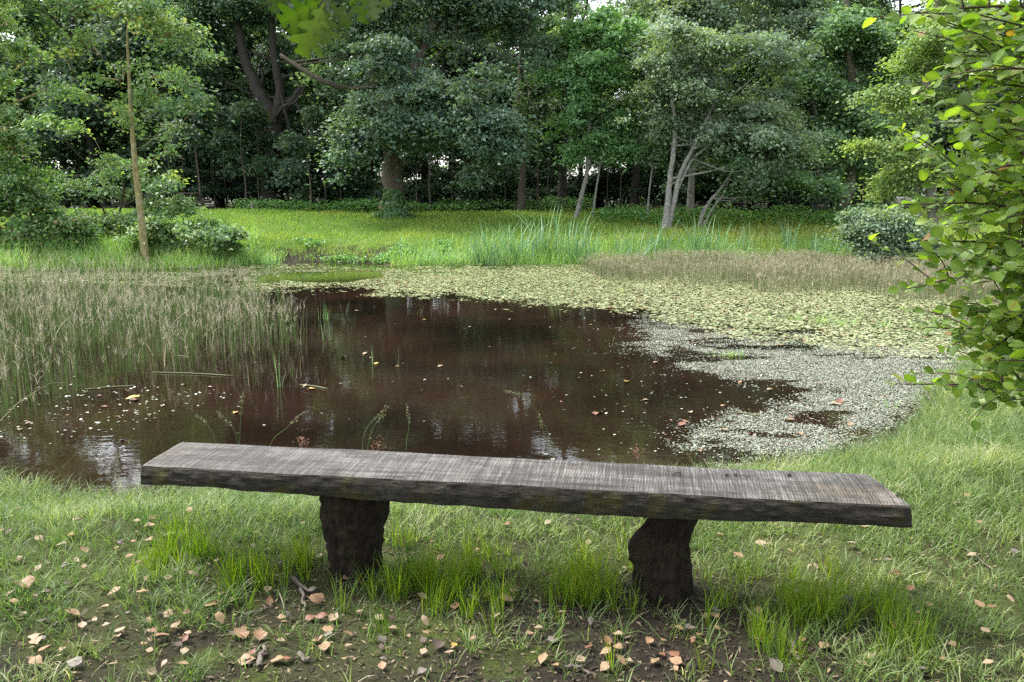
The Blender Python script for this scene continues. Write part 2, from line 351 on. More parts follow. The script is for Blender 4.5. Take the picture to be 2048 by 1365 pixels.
def plank_top_mat():
    m, nt, nd, lk = newmat('weathered_plank')
    tc = nd.new('ShaderNodeTexCoord'); P = tc.outputs['Object']
    def noise(scale, s, d=5, r=.6):
        mp = nd.new('ShaderNodeMapping'); mp.inputs['Scale'].default_value = scale; mp.inputs['Rotation'].default_value = (0, 0, .09); lk.new(P, mp.inputs[0])
        n = nd.new('ShaderNodeTexNoise'); n.inputs['Scale'].default_value = s; n.inputs['Detail'].default_value = d; n.inputs['Roughness'].default_value = r
        lk.new(mp.outputs[0], n.inputs['Vector']); return n.outputs[0]
    saw = noise((170, 3, 1), 1.0, 4, .7); grain = noise((1.3, 75, 1), 1.0, 5, .7); blot = noise((1, 2, 1), 3.2, 6, .7); spot = noise((1, 1, 1), 34, 3)
    def mth(op, a, b):
        x = nd.new('ShaderNodeMath'); x.operation = op
        for s, i in ((a, 0), (b, 1)):
            if isinstance(s, float): x.inputs[i].default_value = s
            else: lk.new(s, x.inputs[i])
        return x.outputs[0]
    mw = nd.new('ShaderNodeMapping'); mw.inputs['Rotation'].default_value = (0, 0, .09); lk.new(P, mw.inputs[0])
    wv = nd.new('ShaderNodeTexWave'); wv.wave_type = 'BANDS'; wv.bands_direction = 'X'; wv.inputs['Scale'].default_value = 27; wv.inputs['Distortion'].default_value = 4.5; wv.inputs['Detail'].default_value = 3; wv.inputs['Detail Scale'].default_value = 2.5
    lk.new(mw.outputs[0], wv.inputs['Vector'])
    h = mth('ADD', mth('MULTIPLY', saw, .50), mth('MULTIPLY', grain, .24)); h = mth('ADD', h, mth('MULTIPLY', mth('MULTIPLY', wv.outputs['Fac'], blot), .15)); h = mth('ADD', h, .02)
    h = mth('ADD', h, mth('MULTIPLY', blot, .36)); h = mth('ADD', h, mth('MULTIPLY', spot, .10))
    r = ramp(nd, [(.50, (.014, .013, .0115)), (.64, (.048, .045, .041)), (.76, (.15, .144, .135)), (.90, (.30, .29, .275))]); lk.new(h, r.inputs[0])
    ck = nd.new('ShaderNodeMath'); ck.operation = 'COMPARE'; lk.new(noise((.35, 9, 1), 1.0, 6, .55), ck.inputs[0]); ck.inputs[1].default_value = .5; ck.inputs[2].default_value = .006
    cm_ = nd.new('ShaderNodeMix'); cm_.data_type = 'RGBA'; lk.new(mth('MULTIPLY', ck.outputs[0], .75), cm_.inputs[0]); lk.new(r.outputs[0], cm_.inputs[6]); cm_.inputs[7].default_value = (.012, .010, .009, 1)
    # brown damp patches
    br = nd.new('ShaderNodeMapRange'); br.inputs[1].default_value = .52; br.inputs[2].default_value = .7; lk.new(noise((1, 1.5, 1), 1.7, 5), br.inputs[0])
    mx = nd.new('ShaderNodeMix'); mx.data_type = 'RGBA'; mx.blend_type = 'MULTIPLY'; lk.new(br.outputs[0], mx.inputs[0]); lk.new(cm_.outputs[2], mx.inputs[6]); mx.inputs[7].default_value = (.80, .70, .56, 1)
    p = nd.new('ShaderNodeBsdfPrincipled'); p.inputs['Roughness'].default_value = .75; p.inputs['Specular IOR Level'].default_value = .3
    lk.new(mx.outputs[2], p.inputs['Base Color'])
    bp = nd.new('ShaderNodeBump'); bp.inputs['Strength'].default_value = .5; bp.inputs['Distance'].default_value = .006; lk.new(h, bp.inputs['Height']); lk.new(bp.outputs[0], p.inputs['Normal'])
    out = nd.new('ShaderNodeOutputMaterial'); lk.new(p.outputs[0], out.inputs[0]); return m
M['ground'] = ground_mat(); M['water'] = water_mat(); M['plank'] = plank_top_mat()
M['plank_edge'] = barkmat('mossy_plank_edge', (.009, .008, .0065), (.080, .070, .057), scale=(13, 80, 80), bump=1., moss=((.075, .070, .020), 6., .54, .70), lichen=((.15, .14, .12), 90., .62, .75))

# ---------------------------------------------------------------- ground and water
def warp(a, b, c, n, k):
    lo = np.arcsinh((a - c) / k); hi = np.arcsinh((b - c) / k); return c + k * np.sinh(np.linspace(lo, hi, n))
gx = warp(-260, 260, 0, 360, 3.0); gy = warp(-60, 420, 4.0, 420, 4.0)
X, Y = np.meshgrid(gx, gy)
sdg = signed(X.ravel(), Y.ravel()); Z = ground(X.ravel(), Y.ravel(), sdg)
Z = np.where((sdg > -.05), Z, Z)
mb = MB(); nx, ny = len(gx), len(gy)
i = np.arange(ny - 1)[:, None] * nx; j = np.arange(nx - 1)[None]
Xf, Yf = X.ravel(), Y.ravel()
turf = np.clip(sstep(13, 18, Yf + .3 * Xf) + .78 * sstep(.15, .6, fbm(Xf, Yf, .9, 3) * .9 + .16 * np.abs(Xf) - .33 * sstep(3.4, 2.2, Yf)), 0, 1)
turf = turf * (1 - .9 * sstep(32.5, 34, Yf))
Uu, Vv = pix(Xf, np.maximum(Yf, .5), Z)
turf = np.where((Uu > 555) & (Uu < 780) & (Vv > 500) & (Vv < 532) & (Yf > 18), 0, turf)
mb.add(np.stack([Xf, Yf, Z], -1), np.stack([i + j, i + j + 1, i + nx + j + 1, i + nx + j], -1).reshape(-1, 4), None, turf)
tag(mb.build('ground', M['ground']), kind='structure')
mb = MB()
wx = np.linspace(-26, 26, 60); wy = np.linspace(3.6, 24.5, 40); X, Y = np.meshgrid(wx, wy); i = np.arange(39)[:, None] * 60; j = np.arange(59)[None]
mb.add(np.stack([X.ravel(), Y.ravel(), np.full(X.size, ZW)], -1), np.stack([i + j, i + j + 1, i + 61 + j, i + 60 + j], -1).reshape(-1, 4))
tag(mb.build('water', M['water']), kind='structure')

# ---------------------------------------------------------------- bench
FL, BL, BR, FR = [at_z(u, v, .5) for u, v in ((285, 930), (365, 883), (1735, 948), (1822, 1012))]
RZ = math.atan2(FR[1] - FL[1], FR[0] - FL[0]); c, s_ = math.cos(RZ), math.sin(RZ)
org = np.array([(FL[0] + FR[0]) / 2, (FL[1] + FR[1]) / 2, 0.])
def loc2(p): q = p - org; return np.array([q[0] * c + q[1] * s_, -q[0] * s_ + q[1] * c])
fl, bl, br_, fr = [loc2(p) for p in (FL, BL, BR, FR)]
bench = thing('bench', 'long rustic plank bench with grey sawn top on two log legs', 'bench', org, RZ)
n = 240; sv = np.linspace(0, 1, n)
def n1(x, sc, o): return fbm(x, np.zeros_like(x) + o, sc) - .5
xs = sv * 3.0
front = fl[1] + (fr[1] - fl[1]) * sv + n1(xs, .5, 3.) * .035 + n1(xs, .12, 9.) * .010
back = bl[1] + (br_[1] - bl[1]) * sv + n1(xs, .6, 17.) * .03
thick = .082 + n1(xs, .45, 30.) * .035 + n1(xs, .1, 37.) * .012 + .012 * np.sin(sv * PI)
flare = .012 + n1(xs, .35, 50.) * .035
ring = []
for kx in range(n):
    t = sv[kx]
    def xat(w): # skewed ends
        a = fl[0] * (1 - w) + bl[0] * w; b = fr[0] * (1 - w) + br_[0] * w; return a + (b - a) * t
    f, bk, th, fx = front[kx], back[kx], thick[kx], flare[kx]
    pr = []
    for w in np.linspace(1, 0, 9): pr.append((xat(w), f + (bk - f) * w, .5 + (.003 * (vnoise(t * 30, w * 4, 1.) - .5))))
    pr[0] = (pr[0][0], pr[0][1], pr[0][2] - .004); pr[-1] = (pr[-1][0], pr[-1][1], pr[-1][2] - .004)
    for q in (.12, .3, .5, .7, .88, 1.0):
        bul = fx * q + .010 * math.sin(q * PI) + (vnoise(t * 70, q * 5, 1., 4) - .5) * .009
        pr.append((xat(0) - .01 * q * (1 - 2 * t), f - bul, .5 - th * q))
    pr.append((xat(.05), f + .03, .5 - th - .006)); pr.append((xat(.5), (f + bk) / 2, .5 - th - .004)); pr.append((xat(.95), bk - .02, .5 - th))
    pr.append((xat(1), bk + .012, .5 - th * .6))
    ring.append(pr)
R = np.array(ring); m = R.shape[1]
mb = MB(); i = np.arange(n - 1)[:, None] * m; j = np.arange(m)[None]; j2 = (j + 1) % m
Q = np.stack([i + j, i + j2, i + m + j2, i + m + j], -1).reshape(-1, 4)
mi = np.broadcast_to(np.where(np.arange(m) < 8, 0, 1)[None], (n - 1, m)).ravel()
V = R.reshape(-1, 3); ca, cb = R[0].mean(0), R[-1].mean(0)
V = np.vstack([V, ca, cb]); N0 = n * m
T = [(q, N0, (q + 1) % m) for q in range(m)] + [((n - 1) * m + (q + 1) % m, N0 + 1, (n - 1) * m + q) for q in range(m)]
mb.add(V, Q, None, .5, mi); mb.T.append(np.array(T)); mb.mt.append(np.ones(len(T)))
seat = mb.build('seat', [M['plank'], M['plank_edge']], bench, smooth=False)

def log_leg(pts, rad, burl=None):
    ns, nr = 120, 70
    P = spline(pts, nr); r = np.interp(np.linspace(0, 1, nr), np.linspace(0, 1, len(rad)), rad); th = np.arange(ns) / ns * 2 * PI
    mb = MB(); V = []
    for k in range(nr):
        f = 1 + .07 * (vnoise(np.cos(th) * 2 + 9, np.sin(th) * 2 + k * .12, 1.) - .5) + .13 * (vnoise(th * 7, np.full(ns, k * .22), 1., 3) - .5) * np.where(th > 5.6, 1 - (th - 5.6) / .7, 1) 
        rg = 1 - 2 * np.abs(vnoise(th * 5.5, np.full(ns, k * .10), 1., 33) - .5); rg2 = 1 - 2 * np.abs(vnoise(th * 12, np.full(ns, k * .22), 1., 43) - .5)
        rr = r[k] * f + (.011 * (rg - .6) + .006 * (rg2 - .6)) * np.where(th > 5.9, (2 * PI - th) / .39, 1)
        if burl:
            for (ba, bz, bs, bh) in burl:
                bz = bz + 0 * th; da = np.abs((th - ba + PI) % (2 * PI) - PI); rr = rr + bh * np.exp(-(da / .75) ** 2) * np.exp(-((k / (nr - 1) - bz) / bs) ** 2)
        V.append(np.stack([P[k, 0] + np.cos(th) * rr, P[k, 1] + np.sin(th) * rr, np.full(ns, P[k, 2])], -1))
    V = np.array(V).reshape(-1, 3); i = np.arange(nr - 1)[:, None] * ns; j = np.arange(ns)[None]; j2 = (j + 1) % ns
    mb.add(V, np.stack([i + j, i + j2, i + ns + j2, i + ns + j], -1).reshape(-1, 4)); return mb
def lg(u, v): p = on_ground(u, v); q = loc2(p); return q[0], q[1]
lx, ly = lg(712, 1140); topl = loc2(at_z(714, 985, .4))
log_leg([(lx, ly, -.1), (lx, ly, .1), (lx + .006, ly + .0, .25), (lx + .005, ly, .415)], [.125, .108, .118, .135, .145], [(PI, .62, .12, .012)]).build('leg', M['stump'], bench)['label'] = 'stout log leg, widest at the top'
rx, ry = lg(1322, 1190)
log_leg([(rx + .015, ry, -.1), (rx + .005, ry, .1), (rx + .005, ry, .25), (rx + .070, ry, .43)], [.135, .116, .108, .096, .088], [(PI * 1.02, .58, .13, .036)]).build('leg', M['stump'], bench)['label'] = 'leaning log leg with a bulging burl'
BENCH_C = [np.array([-.675, 3.14]), np.array([.606, 2.93])]
# scratches and crumbs lying on the bench
def on_bench(u, v): return at_z(u, v, .503)
for k, (a, b, r, lab) in enumerate([((1345, 950), (1362, 948), .003, 'tiny dark twig lying at the middle right of the bench top'), ((1474, 952), (1500, 955), .0022, 'thin dark stalk lying beside two crumbs on the bench top')]):
    mb = MB(); A, B = on_bench(*a), on_bench(*b); tube(mb, spline([A, (A + B) / 2 + [0, 0, .004], B], 6) - A, r, 6); tag(mb.build('twig', M['bark_twig'], loc=A + [0, 0, r]), lab, 'twig')
for (u, v, sz, lab) in [(1453, 951, .008, 'left one of two dark crumbs on the bench top'), (1471, 951, .007, 'right one of two dark crumbs on the bench top'), (1578, 952, .009, 'dark crumb alone near the right end of the bench top'), (1794, 992, .006, 'dark speck at the right end corner of the bench top')]:
    mb = MB(); A = on_bench(u, v); tube(mb, np.array([(-.9, 0, .1), (-.5, .1, .4), (0, 0, .5), (.6, 0, .4), (1, .1, .1)]) * sz, np.array([.2, .6, .75, .55, .15]) * sz, 7, wob=.12); tag(mb.build('crumb', M['bark_dark'], loc=A), lab, 'debris')

# ---------------------------------------------------------------- trees
def crown(lobes, n_clump, per, ls, mb, wood, hub=None, flat=.42, csize=(.45, .85), twig=.5, droop=.3, shell=.45):
    """boughs reach out of every lobe and carry sprays of leaves; each spray shares one mean facing"""
    lobes = np.array(lobes, float); w = (lobes[:, 3] * lobes[:, 4] * lobes[:, 5]) ** .72; w /= w.sum(); K = 6
    NB = max(6, n_clump // K); li = rng.choice(len(lobes), NB, p=w); cen = lobes[:, :3].mean(0)
    d = rand_dir(NB) * [1, 1, .62] + .55 * unit(lobes[li, :3] - cen) + [0, 0, .08]; d = unit(d)
    f = .5 + 1.0 * rng.random(NB) ** 1.15; rad = lobes[li, 3:6]; c0 = lobes[li, :3] + rng.normal(size=(NB, 3)) * rad * .16
    bow = rng.normal(size=(NB, 3)) * rad * .14; mr = rad.mean(1)
    def at(t):       # point on each bough, t in 0..1
        t = np.asarray(t)[..., None]; return c0 + d * rad * f[:, None] * t + bow * np.sin(t * PI) + np.array([0, 0, 1.]) * (mr[:, None] * (.16 * np.sin(t * PI) - droop * .5 * t ** 2))
    if wood is not None:
        pts = np.stack([at(np.full(NB, t)) for t in np.linspace(0, .96, 6)], 1)
        for k in range(NB):
            if rng.random() < twig + .25: tube(wood, pts[k], np.linspace(.030, .007, 6) * (1 if mr[k] > .7 else .5), 4, cap=False)
    bi = np.repeat(np.arange(NB), K); t = np.clip(.34 + .66 * (np.tile(np.arange(K), NB) + rng.random(NB * K)) / K, 0, 1.03); n = NB * K
    allp = np.stack([at(np.full(NB, q)) for q in np.linspace(0, 1.03, 24)], 0); Cc = allp[np.clip((t / 1.03 * 23).astype(int), 0, 23), bi] + rng.normal(size=(n, 3)) * rad[bi] * [.13, .13, .10]
    cs = rng.uniform(csize[0] * .75, csize[1] * 1.1, n) * (1.18 - .5 * t); cv = rng.normal(0, .13, NB)[bi] + rng.normal(0, .07, n)
    ns = np.array([0, 0, .72]) + .62 * d[bi] + rng.normal(size=(n, 3)) * .34
    m = np.maximum(4, (1.25 * per * (cs / np.mean(csize)) ** 1.7 * rng.uniform(.6, 1.4, n))).astype(int)
    idx = np.repeat(np.arange(n), m); N = len(idx)
    off = rng.normal(size=(N, 3)) * np.where(rng.random(N) < .2, .85, .42)[:, None]; q = np.linalg.norm(off[:, :2], axis=1)
    off[:, 2] = off[:, 2] * flat / .46 * .5 - droop * q ** 2 * .6
    P = Cc[idx] + off * cs[idx][:, None]
    outw = off + .35 * d[bi][idx]; outw[:, 2] = -.22; tip = unit(outw + rng.normal(size=(N, 3)) * .45)
    nor = ns[idx] + rng.normal(size=(N, 3)) * .30
    L = ls * .98 * rng.uniform(.6, 1.25, N)
    leaf_quads(mb, P, tip, nor, L, L * rng.uniform(.55, .75, N), np.clip(.45 + cv[idx] + rng.normal(0, .17, N), 0, 1))

def px_lobes(L, d, base, depth=1.0):
    out = []
    for l in L:
        u, v, ru, rv = l[:4]; dd = d + (l[4] if len(l) > 4 else 0)
        p = at_d(u, v, dd) - base; k = F / dd
        out.append((p[0], p[1], p[2], ru / k, min(ru, 160) / k * .8 * depth, rv / k))
    return out
def tree(name, label, cat, d, stems, lobes, nc, per, ls, leaf, bark, group=None, base_px=None, flat=.42, csize=(.45, .85), limb_r=.5, twig=.5, shell=.45, droop=.3, limbs=True):
    """stems: list of [(u, v[, dd]) ...], r0, r1  in photo pixels at distance d"""
    u0 = stems[0][0][0][0]; g = at_d(u0, 420, d); base = np.array([g[0], d, float(ground(g[0], d))])
    root = thing(name, label, cat, base, 0, group)
    wood = MB(); tops = []
    for pts, r0, r1 in stems:
        P = []
        for q, p in enumerate(pts):
            w = at_d(p[0], p[1], d + (p[2] if len(p) > 2 else 0)) - base
            if q == 0 and p[1] > 405: w[2] = -.12
            P.append(w)
        S = spline(P, 6 * len(P)); rad = np.linspace(r0, r1, len(S)) * (1 + .55 * np.exp(-np.linspace(0, 14, len(S))) * (r0 > .12))
        S[1:-1] += rng.normal(size=(len(S) - 2, 3)) * r1 * .18
        tube(wood, S, rad, 12 if r0 > .15 else 7, wob=.04); tops.append((S, rad))
    lob = px_lobes(lobes, d, base)
    if limbs:
        for l in lob:
            S, rad = tops[rng.integers(len(tops))]
            cand = S[len(S) // 3:]; k = int(np.argmin(np.abs(cand[:, 2] - (l[2] - .35 * abs(l[0] - cand[-1, 0]) - .3)))) + len(S) // 3
            A = S[k]; B = np.array(l[:3]); mid = A * .45 + B * .55 + np.array([0, 0, -.12 * np.linalg.norm(B - A)]) + rng.normal(size=3) * .15
            tube(wood, spline([A, mid, B], 9), np.linspace(min(rad[k] * .62, .17) * limb_r * 2 * .7, min(.022, rad[k] * .62 * limb_r), 9), 7, wob=.05)
    cm = MB()
    crown(lob, nc, per, ls, cm, wood, flat=flat, csize=csize, twig=twig, shell=shell, droop=droop)
    cm.build('crown', M[leaf], root)
    wood.build('trunk', M[bark], root)
    return root

# the big oak on the far bank
tree('oak_tree', 'big spreading oak with stout trunk and ivied foot on the far lawn', 'tree', 31,
     [([(787, 425), (785, 350), (783, 280), (775, 200), (730, 130), (690, 60), (660, -40)], .40, .15), ([(783, 280), (800, 180), (850, 90), (890, -40), (900, -120)], .26, .1),
      ([(775, 205), (700, 180, -.5), (640, 160, -1), (560, 110, -1)], .16, .06)],
     [(760, 50, 130, 90), (930, 50, 140, 110), (1040, 90, 85, 110), (690, 165, 70, 55), (860, 185, 130, 80, -1.5), (960, 250, 80, 75, -2.5), (1000, 280, 50, 50, -2.5), (720, 270, 60, 70, -1.5), (700, 335, 55, 30, -1.5), (830, -90, 240, 100), (1010, -40, 70, 70), (960, 330, 30, 40, -2.5), (860, 265, 55, 45, -2), (790, 235, 80, 50, -2.2), (1010, 240, 60, 55, -2.5), (800, 130, 110, 60, -1.5)],
     840, 115, .165, 'oak', 'bark_oak', csize=(.4, .8))
# ivy and herbs at its foot
b = on_ground(795, 424, 28); mb = MB(); N = 900; th = rng.uniform(-2.6, -.2, N); hz = rng.random(N) ** 1.6 * 1.1; rr = .42 + .18 * np.exp(-hz * 4) + rng.normal(0, .05, N) + .25 * rng.random(N) * (hz < .2)
P = np.stack([.05 + rr * np.cos(th) * (1.2 - .4 * hz), rr * np.sin(th), hz], -1); nor = np.stack([np.cos(th), np.sin(th), .5 + 0 * th], -1) + rng.normal(size=(N, 3)) * .3
leaf_quads(mb, P, np.stack([rng.normal(0, .5, N), rng.normal(0, .2, N), -np.ones(N)], -1), nor, .13, .12, rng.random(N))
tag(mb.build('ivy_plant', M['ivy'], loc=(at_d(785, 424, 31)[0], 31 - .05, float(ground(at_d(785, 424, 31)[0], 31)))), 'dark ivy creeping up the foot of the big oak', 'ivy')

tree('oak_tree', 'dark forked oak with bare twisted limbs behind the lawn, left of the big oak', 'tree', 37,
     [([(545, 415), (545, 330), (548, 245), (520, 190), (490, 120), (470, 20), (460, -60)], .42, .14), ([(548, 245), (560, 180), (545, 90), (550, -40)], .26, .1), ([(549, 240), (585, 200), (625, 140), (680, 60)], .2, .07), ([(548, 250), (565, 215, -1), (590, 205, -1), (612, 170, -1)], .1, .04), ([(520, 260), (500, 220), (525, 160), (515, 130)], .09, .04)],
     [(470, 40, 100, 65), (580, 50, 100, 60), (410, 130, 80, 60), (430, 230, 70, 60), (640, 110, 60, 40), (470, 320, 80, 45, -1), (590, 330, 90, 45, -1), (640, 290, 50, 50, -1), (520, -90, 200, 90), (400, 30, 90, 80)],
     420, 105, .19, 'oak', 'bark_dark', csize=(.5, .9))
tree('alder_tree', 'slim young alder with yellowish lichened trunk on the left far bank', 'tree', 22.5,
     [([(290, 497), (283, 440), (275, 370), (268, 300), (262, 220), (257, 130), (255, 70), (259, 15)], .115, .014)],
     [(250, 40, 95, 60), (330, 80, 75, 50), (180, 100, 60, 45), (240, 150, 80, 35), (340, 160, 75, 35), (390, 215, 45, 35), (180, 200, 60, 30), (320, 260, 70, 28), (190, 280, 60, 25), (370, 320, 60, 22), (256, 45, 60, 45, -.5), (250, 110, 45, 35, -.5), (260, -70, 110, 80), (330, 10, 70, 45), (170, 20, 60, 50), (300, 200, 50, 30), (220, 230, 50, 30), (400, 120, 40, 30), (140, 150, 40, 40), (330, 300, 60, 25), (220, 330, 50, 25)],
     300, 22, .135, 'alder', 'bark_alder', csize=(.24, .5), twig=.9, shell=.3, flat=.6, limb_r=.14, droop=.15)
tree('alder_tree', 'leafy alder filling the upper left corner beside the slim alder', 'tree', 23.2,
     [([(-60, 540), (-50, 400), (-40, 250), (-30, 100), (-30, -80)], .14, .05)],
     [(20, 40, 70, 60), (60, 110, 60, 45), (0, 160, 70, 40), (20, 230, 60, 35), (-60, 60, 70, 100), (-20, 320, 60, 40), (90, 180, 50, 40), (50, -60, 100, 80), (40, 300, 60, 40)],
     260, 40, .135, 'alder', 'bark_alder', csize=(.28, .55), twig=.8, flat=.4)
tree('shrub', 'rusty tinged shrub at the left edge of the far bank', 'shrub', 22.9, [([(30, 500), (20, 420), (0, 340)], .06, .02), ([(30, 500), (60, 430), (80, 380)], .05, .02)],
     [(20, 370, 85, 50), (60, 430, 70, 50), (-40, 440, 80, 80), (90, 390, 40, 30), (10, 300, 60, 30), (20, 490, 70, 40), (80, 480, 60, 40), (-20, 400, 60, 60), (60, 500, 70, 25), (130, 450, 45, 40)], 400, 46, .13, 'rusty', 'bark_twig', csize=(.25, .5), flat=.4)
tree('shrub', 'green shrub with airy branches just behind the slim alder trunk', 'shrub', 25.5, [([(215, 500), (210, 430), (190, 370)], .05, .02), ([(215, 500), (240, 420), (250, 360)], .05, .02)],
     [(200, 390, 70, 35), (240, 350, 60, 30), (160, 440, 60, 50), (230, 450, 70, 45), (330, 360, 45, 22), (130, 340, 40, 40), (120, 270, 45, 40), (200, 480, 70, 30), (280, 430, 60, 40), (350, 420, 40, 25)], 290, 40, .13, 'alder', 'bark_twig', csize=(.25, .5), flat=.4)
tree('bramble_bush', 'pale leaved bramble sprawling right of the slim alder foot', 'shrub', 23.2, [([(380, 505), (375, 480), (365, 455)], .03, .01), ([(380, 505), (400, 470), (440, 460)], .03, .01)],
     [(350, 470, 60, 35), (420, 475, 50, 28), (455, 465, 30, 15), (390, 455, 45, 18), (320, 465, 40, 26), (300, 490, 40, 20), (450, 490, 30, 18)], 170, 36, .14, 'alder', 'bark_twig', csize=(.22, .42), flat=.4)
tree('shrub', 'dark low shrub on the left bank under the rusty shrub', 'shrub', 24.6, [([(110, 510), (110, 470)], .04, .02)], [(100, 470, 70, 40), (30, 480, 60, 45), (170, 480, 45, 30), (240, 490, 40, 24)], 130, 50, .13, 'mid', 'bark_twig', csize=(.25, .45), flat=.5)

tree('maple_tree', 'bright green young maple with a crooked pale stem right of the oak', 'tree', 30.5,
     [([(1150, 425), (1165, 385), (1174, 345), (1176, 300), (1180, 220), (1190, 120)], .10, .04), ([(1185, 430), (1192, 380), (1200, 330), (1205, 260)], .05, .025)],
     [(1200, 160, 90, 55), (1170, 220, 75, 50), (1230, 230, 70, 55), (1190, 290, 70, 32), (1250, 290, 40, 35), (1130, 180, 50, 60), (1260, 110, 50, 50), (1190, 90, 70, 50)],
     380, 100, .15, 'maple', 'bark_birch', csize=(.35, .65))
tree('willow_tree', 'broad grey green tree on two pale stems at the edge of the wood', 'tree', 28.5,
     [([(1330, 450), (1336, 400), (1342, 340), (1350, 270), (1345, 180), (1350, 80)], .13, .05), ([(1336, 445), (1350, 395), (1362, 345), (1395, 280), (1430, 200)], .12, .05), ([(1355, 380), (1385, 320), (1420, 290), (1470, 240)], .06, .03)],
     [(1400, 200, 110, 60), (1345, 245, 60, 36), (1480, 230, 100, 55), (1450, 270, 100, 40), (1540, 290, 75, 50), (1500, 340, 75, 30, -1), (1330, 180, 55, 60), (1560, 200, 60, 60), (1420, 110, 120, 60), (1530, 130, 80, 50)],
     540, 105, .13, 'grey', 'bark_birch', csize=(.35, .7))
tree('willow_tree', 'low leaning tree with split pale stems beside the two-stemmed tree', 'tree', 29,
     [([(1395, 445), (1415, 410), (1440, 380), (1465, 345), (1500, 310)], .07, .03), ([(1402, 445), (1425, 418), (1445, 392), (1458, 360)], .05, .02), ([(1398, 447), (1405, 420), (1425, 400)], .04, .02)],
     [(1510, 330, 70, 35), (1570, 360, 60, 30), (1500, 380, 40, 15), (1590, 320, 40, 40)], 100, 100, .13, 'mid', 'bark_birch', csize=(.35, .6))
tree('birch_tree', 'thin pale birch sapling standing alone left of the two-stemmed tree', 'tree', 30, [([(1294, 440), (1298, 390), (1305, 330), (1310, 250), (1300, 160)], .045, .02)],
     [(1310, 230, 40, 40), (1300, 150, 45, 50), (1300, 300, 30, 20)], 60, 80, .13, 'grey', 'bark_birch', csize=(.3, .5))
tree('birch_tree', 'tall feathery grey birch rising above the two-stemmed tree', 'tree', 33, [([(1380, 430), (1385, 300), (1390, 150), (1400, 0), (1410, -120)], .13, .05)],
     [(1400, 40, 100, 60), (1340, 80, 60, 60), (1480, 60, 80, 60), (1420, -50, 100, 50), (1360, 10, 50, 50), (1560, 60, 60, 70), (1500, -20, 80, 60)], 420, 90, .15, 'grey', 'bark_birch', csize=(.4, .75))
tree('oak_tree', 'leaning grey oak trunk under dense green crown right of the wood edge', 'tree', 31.5,
     [([(1685, 445), (1692, 400), (1702, 350), (1715, 250), (1700, 120), (1690, -40)], .24, .10)],
     [(1690, 90, 90, 50), (1740, 150, 70, 60), (1640, 170, 80, 60), (1700, 240, 80, 55), (1640, 290, 70, 45, -1), (1720, 320, 60, 40), (1640, 370, 60, 25, -1.5), (1790, 90, 70, 60), (1760, -50, 60, 50)], 370, 100, .16, 'mid', 'bark_oak', csize=(.4, .75))
tree('oak_tree', 'dark oak with straight trunk behind the leaning grey oak', 'tree', 34,
     [([(1625, 440), (1628, 380), (1632, 300), (1620, 150), (1630, 0)], .2, .09), ([(1590, 440), (1595, 390), (1600, 320), (1590, 200)], .14, .06)],
     [(1600, 130, 70, 60), (1560, 220, 60, 60), (1610, 280, 60, 40), (1600, 50, 60, 50), (1580, 370, 60, 30), (1570, -50, 60, 50)], 280, 95, .18, 'oak', 'bark_dark', csize=(.45, .8))
tree('willow_tree', 'yellow green willow leaning over the right bank behind the near alder', 'tree', 23,
     [([(1860, 520), (1865, 430), (1855, 330), (1850, 200), (1870, 60), (1880, -60)], .16, .05), ([(1858, 430), (1830, 350), (1800, 270)], .07, .03)],
     [(1850, 140, 90, 50), (1800, 220, 75, 40), (1880, 230, 90, 50), (1790, 300, 60, 40), (1850, 330, 80, 40), (1780, 360, 45, 25), (1900, 60, 80, 60), (1930, 150, 80, 60), (1960, 330, 80, 80), (1880, 400, 60, 30)],
     330, 95, .115, 'yellow', 'bark_pale', csize=(.3, .6))
tree('willow_bush', 'rounded grey willow bush on the far bank at right', 'shrub', 21.2, [([(1770, 520), (1760, 470), (1740, 430)], .05, .02), ([(1770, 520), (1785, 460), (1800, 425)], .05, .02)],
     [(1740, 450, 48, 32), (1790, 460, 50, 36), (1765, 490, 65, 26), (1830, 470, 45, 40), (1715, 480, 24, 20)], 300, 80, .095, 'grey', 'bark_twig', csize=(.16, .36), flat=.55, twig=.7)
tree('tree', 'slender dark tree with bare lower trunk just right of the big oak', 'tree', 33.5, [([(1042, 428), (1044, 370), (1048, 280), (1040, 180), (1050, 40), (1060, -80)], .17, .07)],
     [(1060, 210, 50, 40), (1075, 40, 50, 50), (1040, -50, 50, 40), (1105, 110, 35, 45), (1040, 270, 45, 30)], 110, 70, .18, 'dark', 'bark_oak', csize=(.45, .8))
tree('tree', 'straight dark trunk behind the young maple', 'tree', 34.5, [([(1124, 424), (1126, 350), (1128, 250), (1135, 120), (1140, 0), (1150, -80)], .2, .08), ([(1136, 100), (1165, 40), (1180, -20)], .08, .04)],
     [(1150, 60, 50, 35), (1215, 35, 40, 30), (1140, -60, 60, 40), (1100, 130, 40, 40)], 90, 60, .18, 'mid', 'bark_dark', csize=(.45, .8))
tree('tree', 'dark trunk with steep branches behind the thin birch', 'tree', 36, [([(1268, 424), (1272, 350), (1282, 250), (1295, 120), (1310, 0)], .2, .08), ([(1290, 150), (1262, 60), (1265, -20)], .09, .04), ([(1293, 130), (1315, 60), (1330, 0)], .08, .04)],
     [(1290, 55, 45, 35), (1265, -30, 50, 40), (1320, 130, 40, 40), (1260, 180, 40, 40)], 90, 60, .19, 'mid', 'bark_dark', csize=(.45, .8))

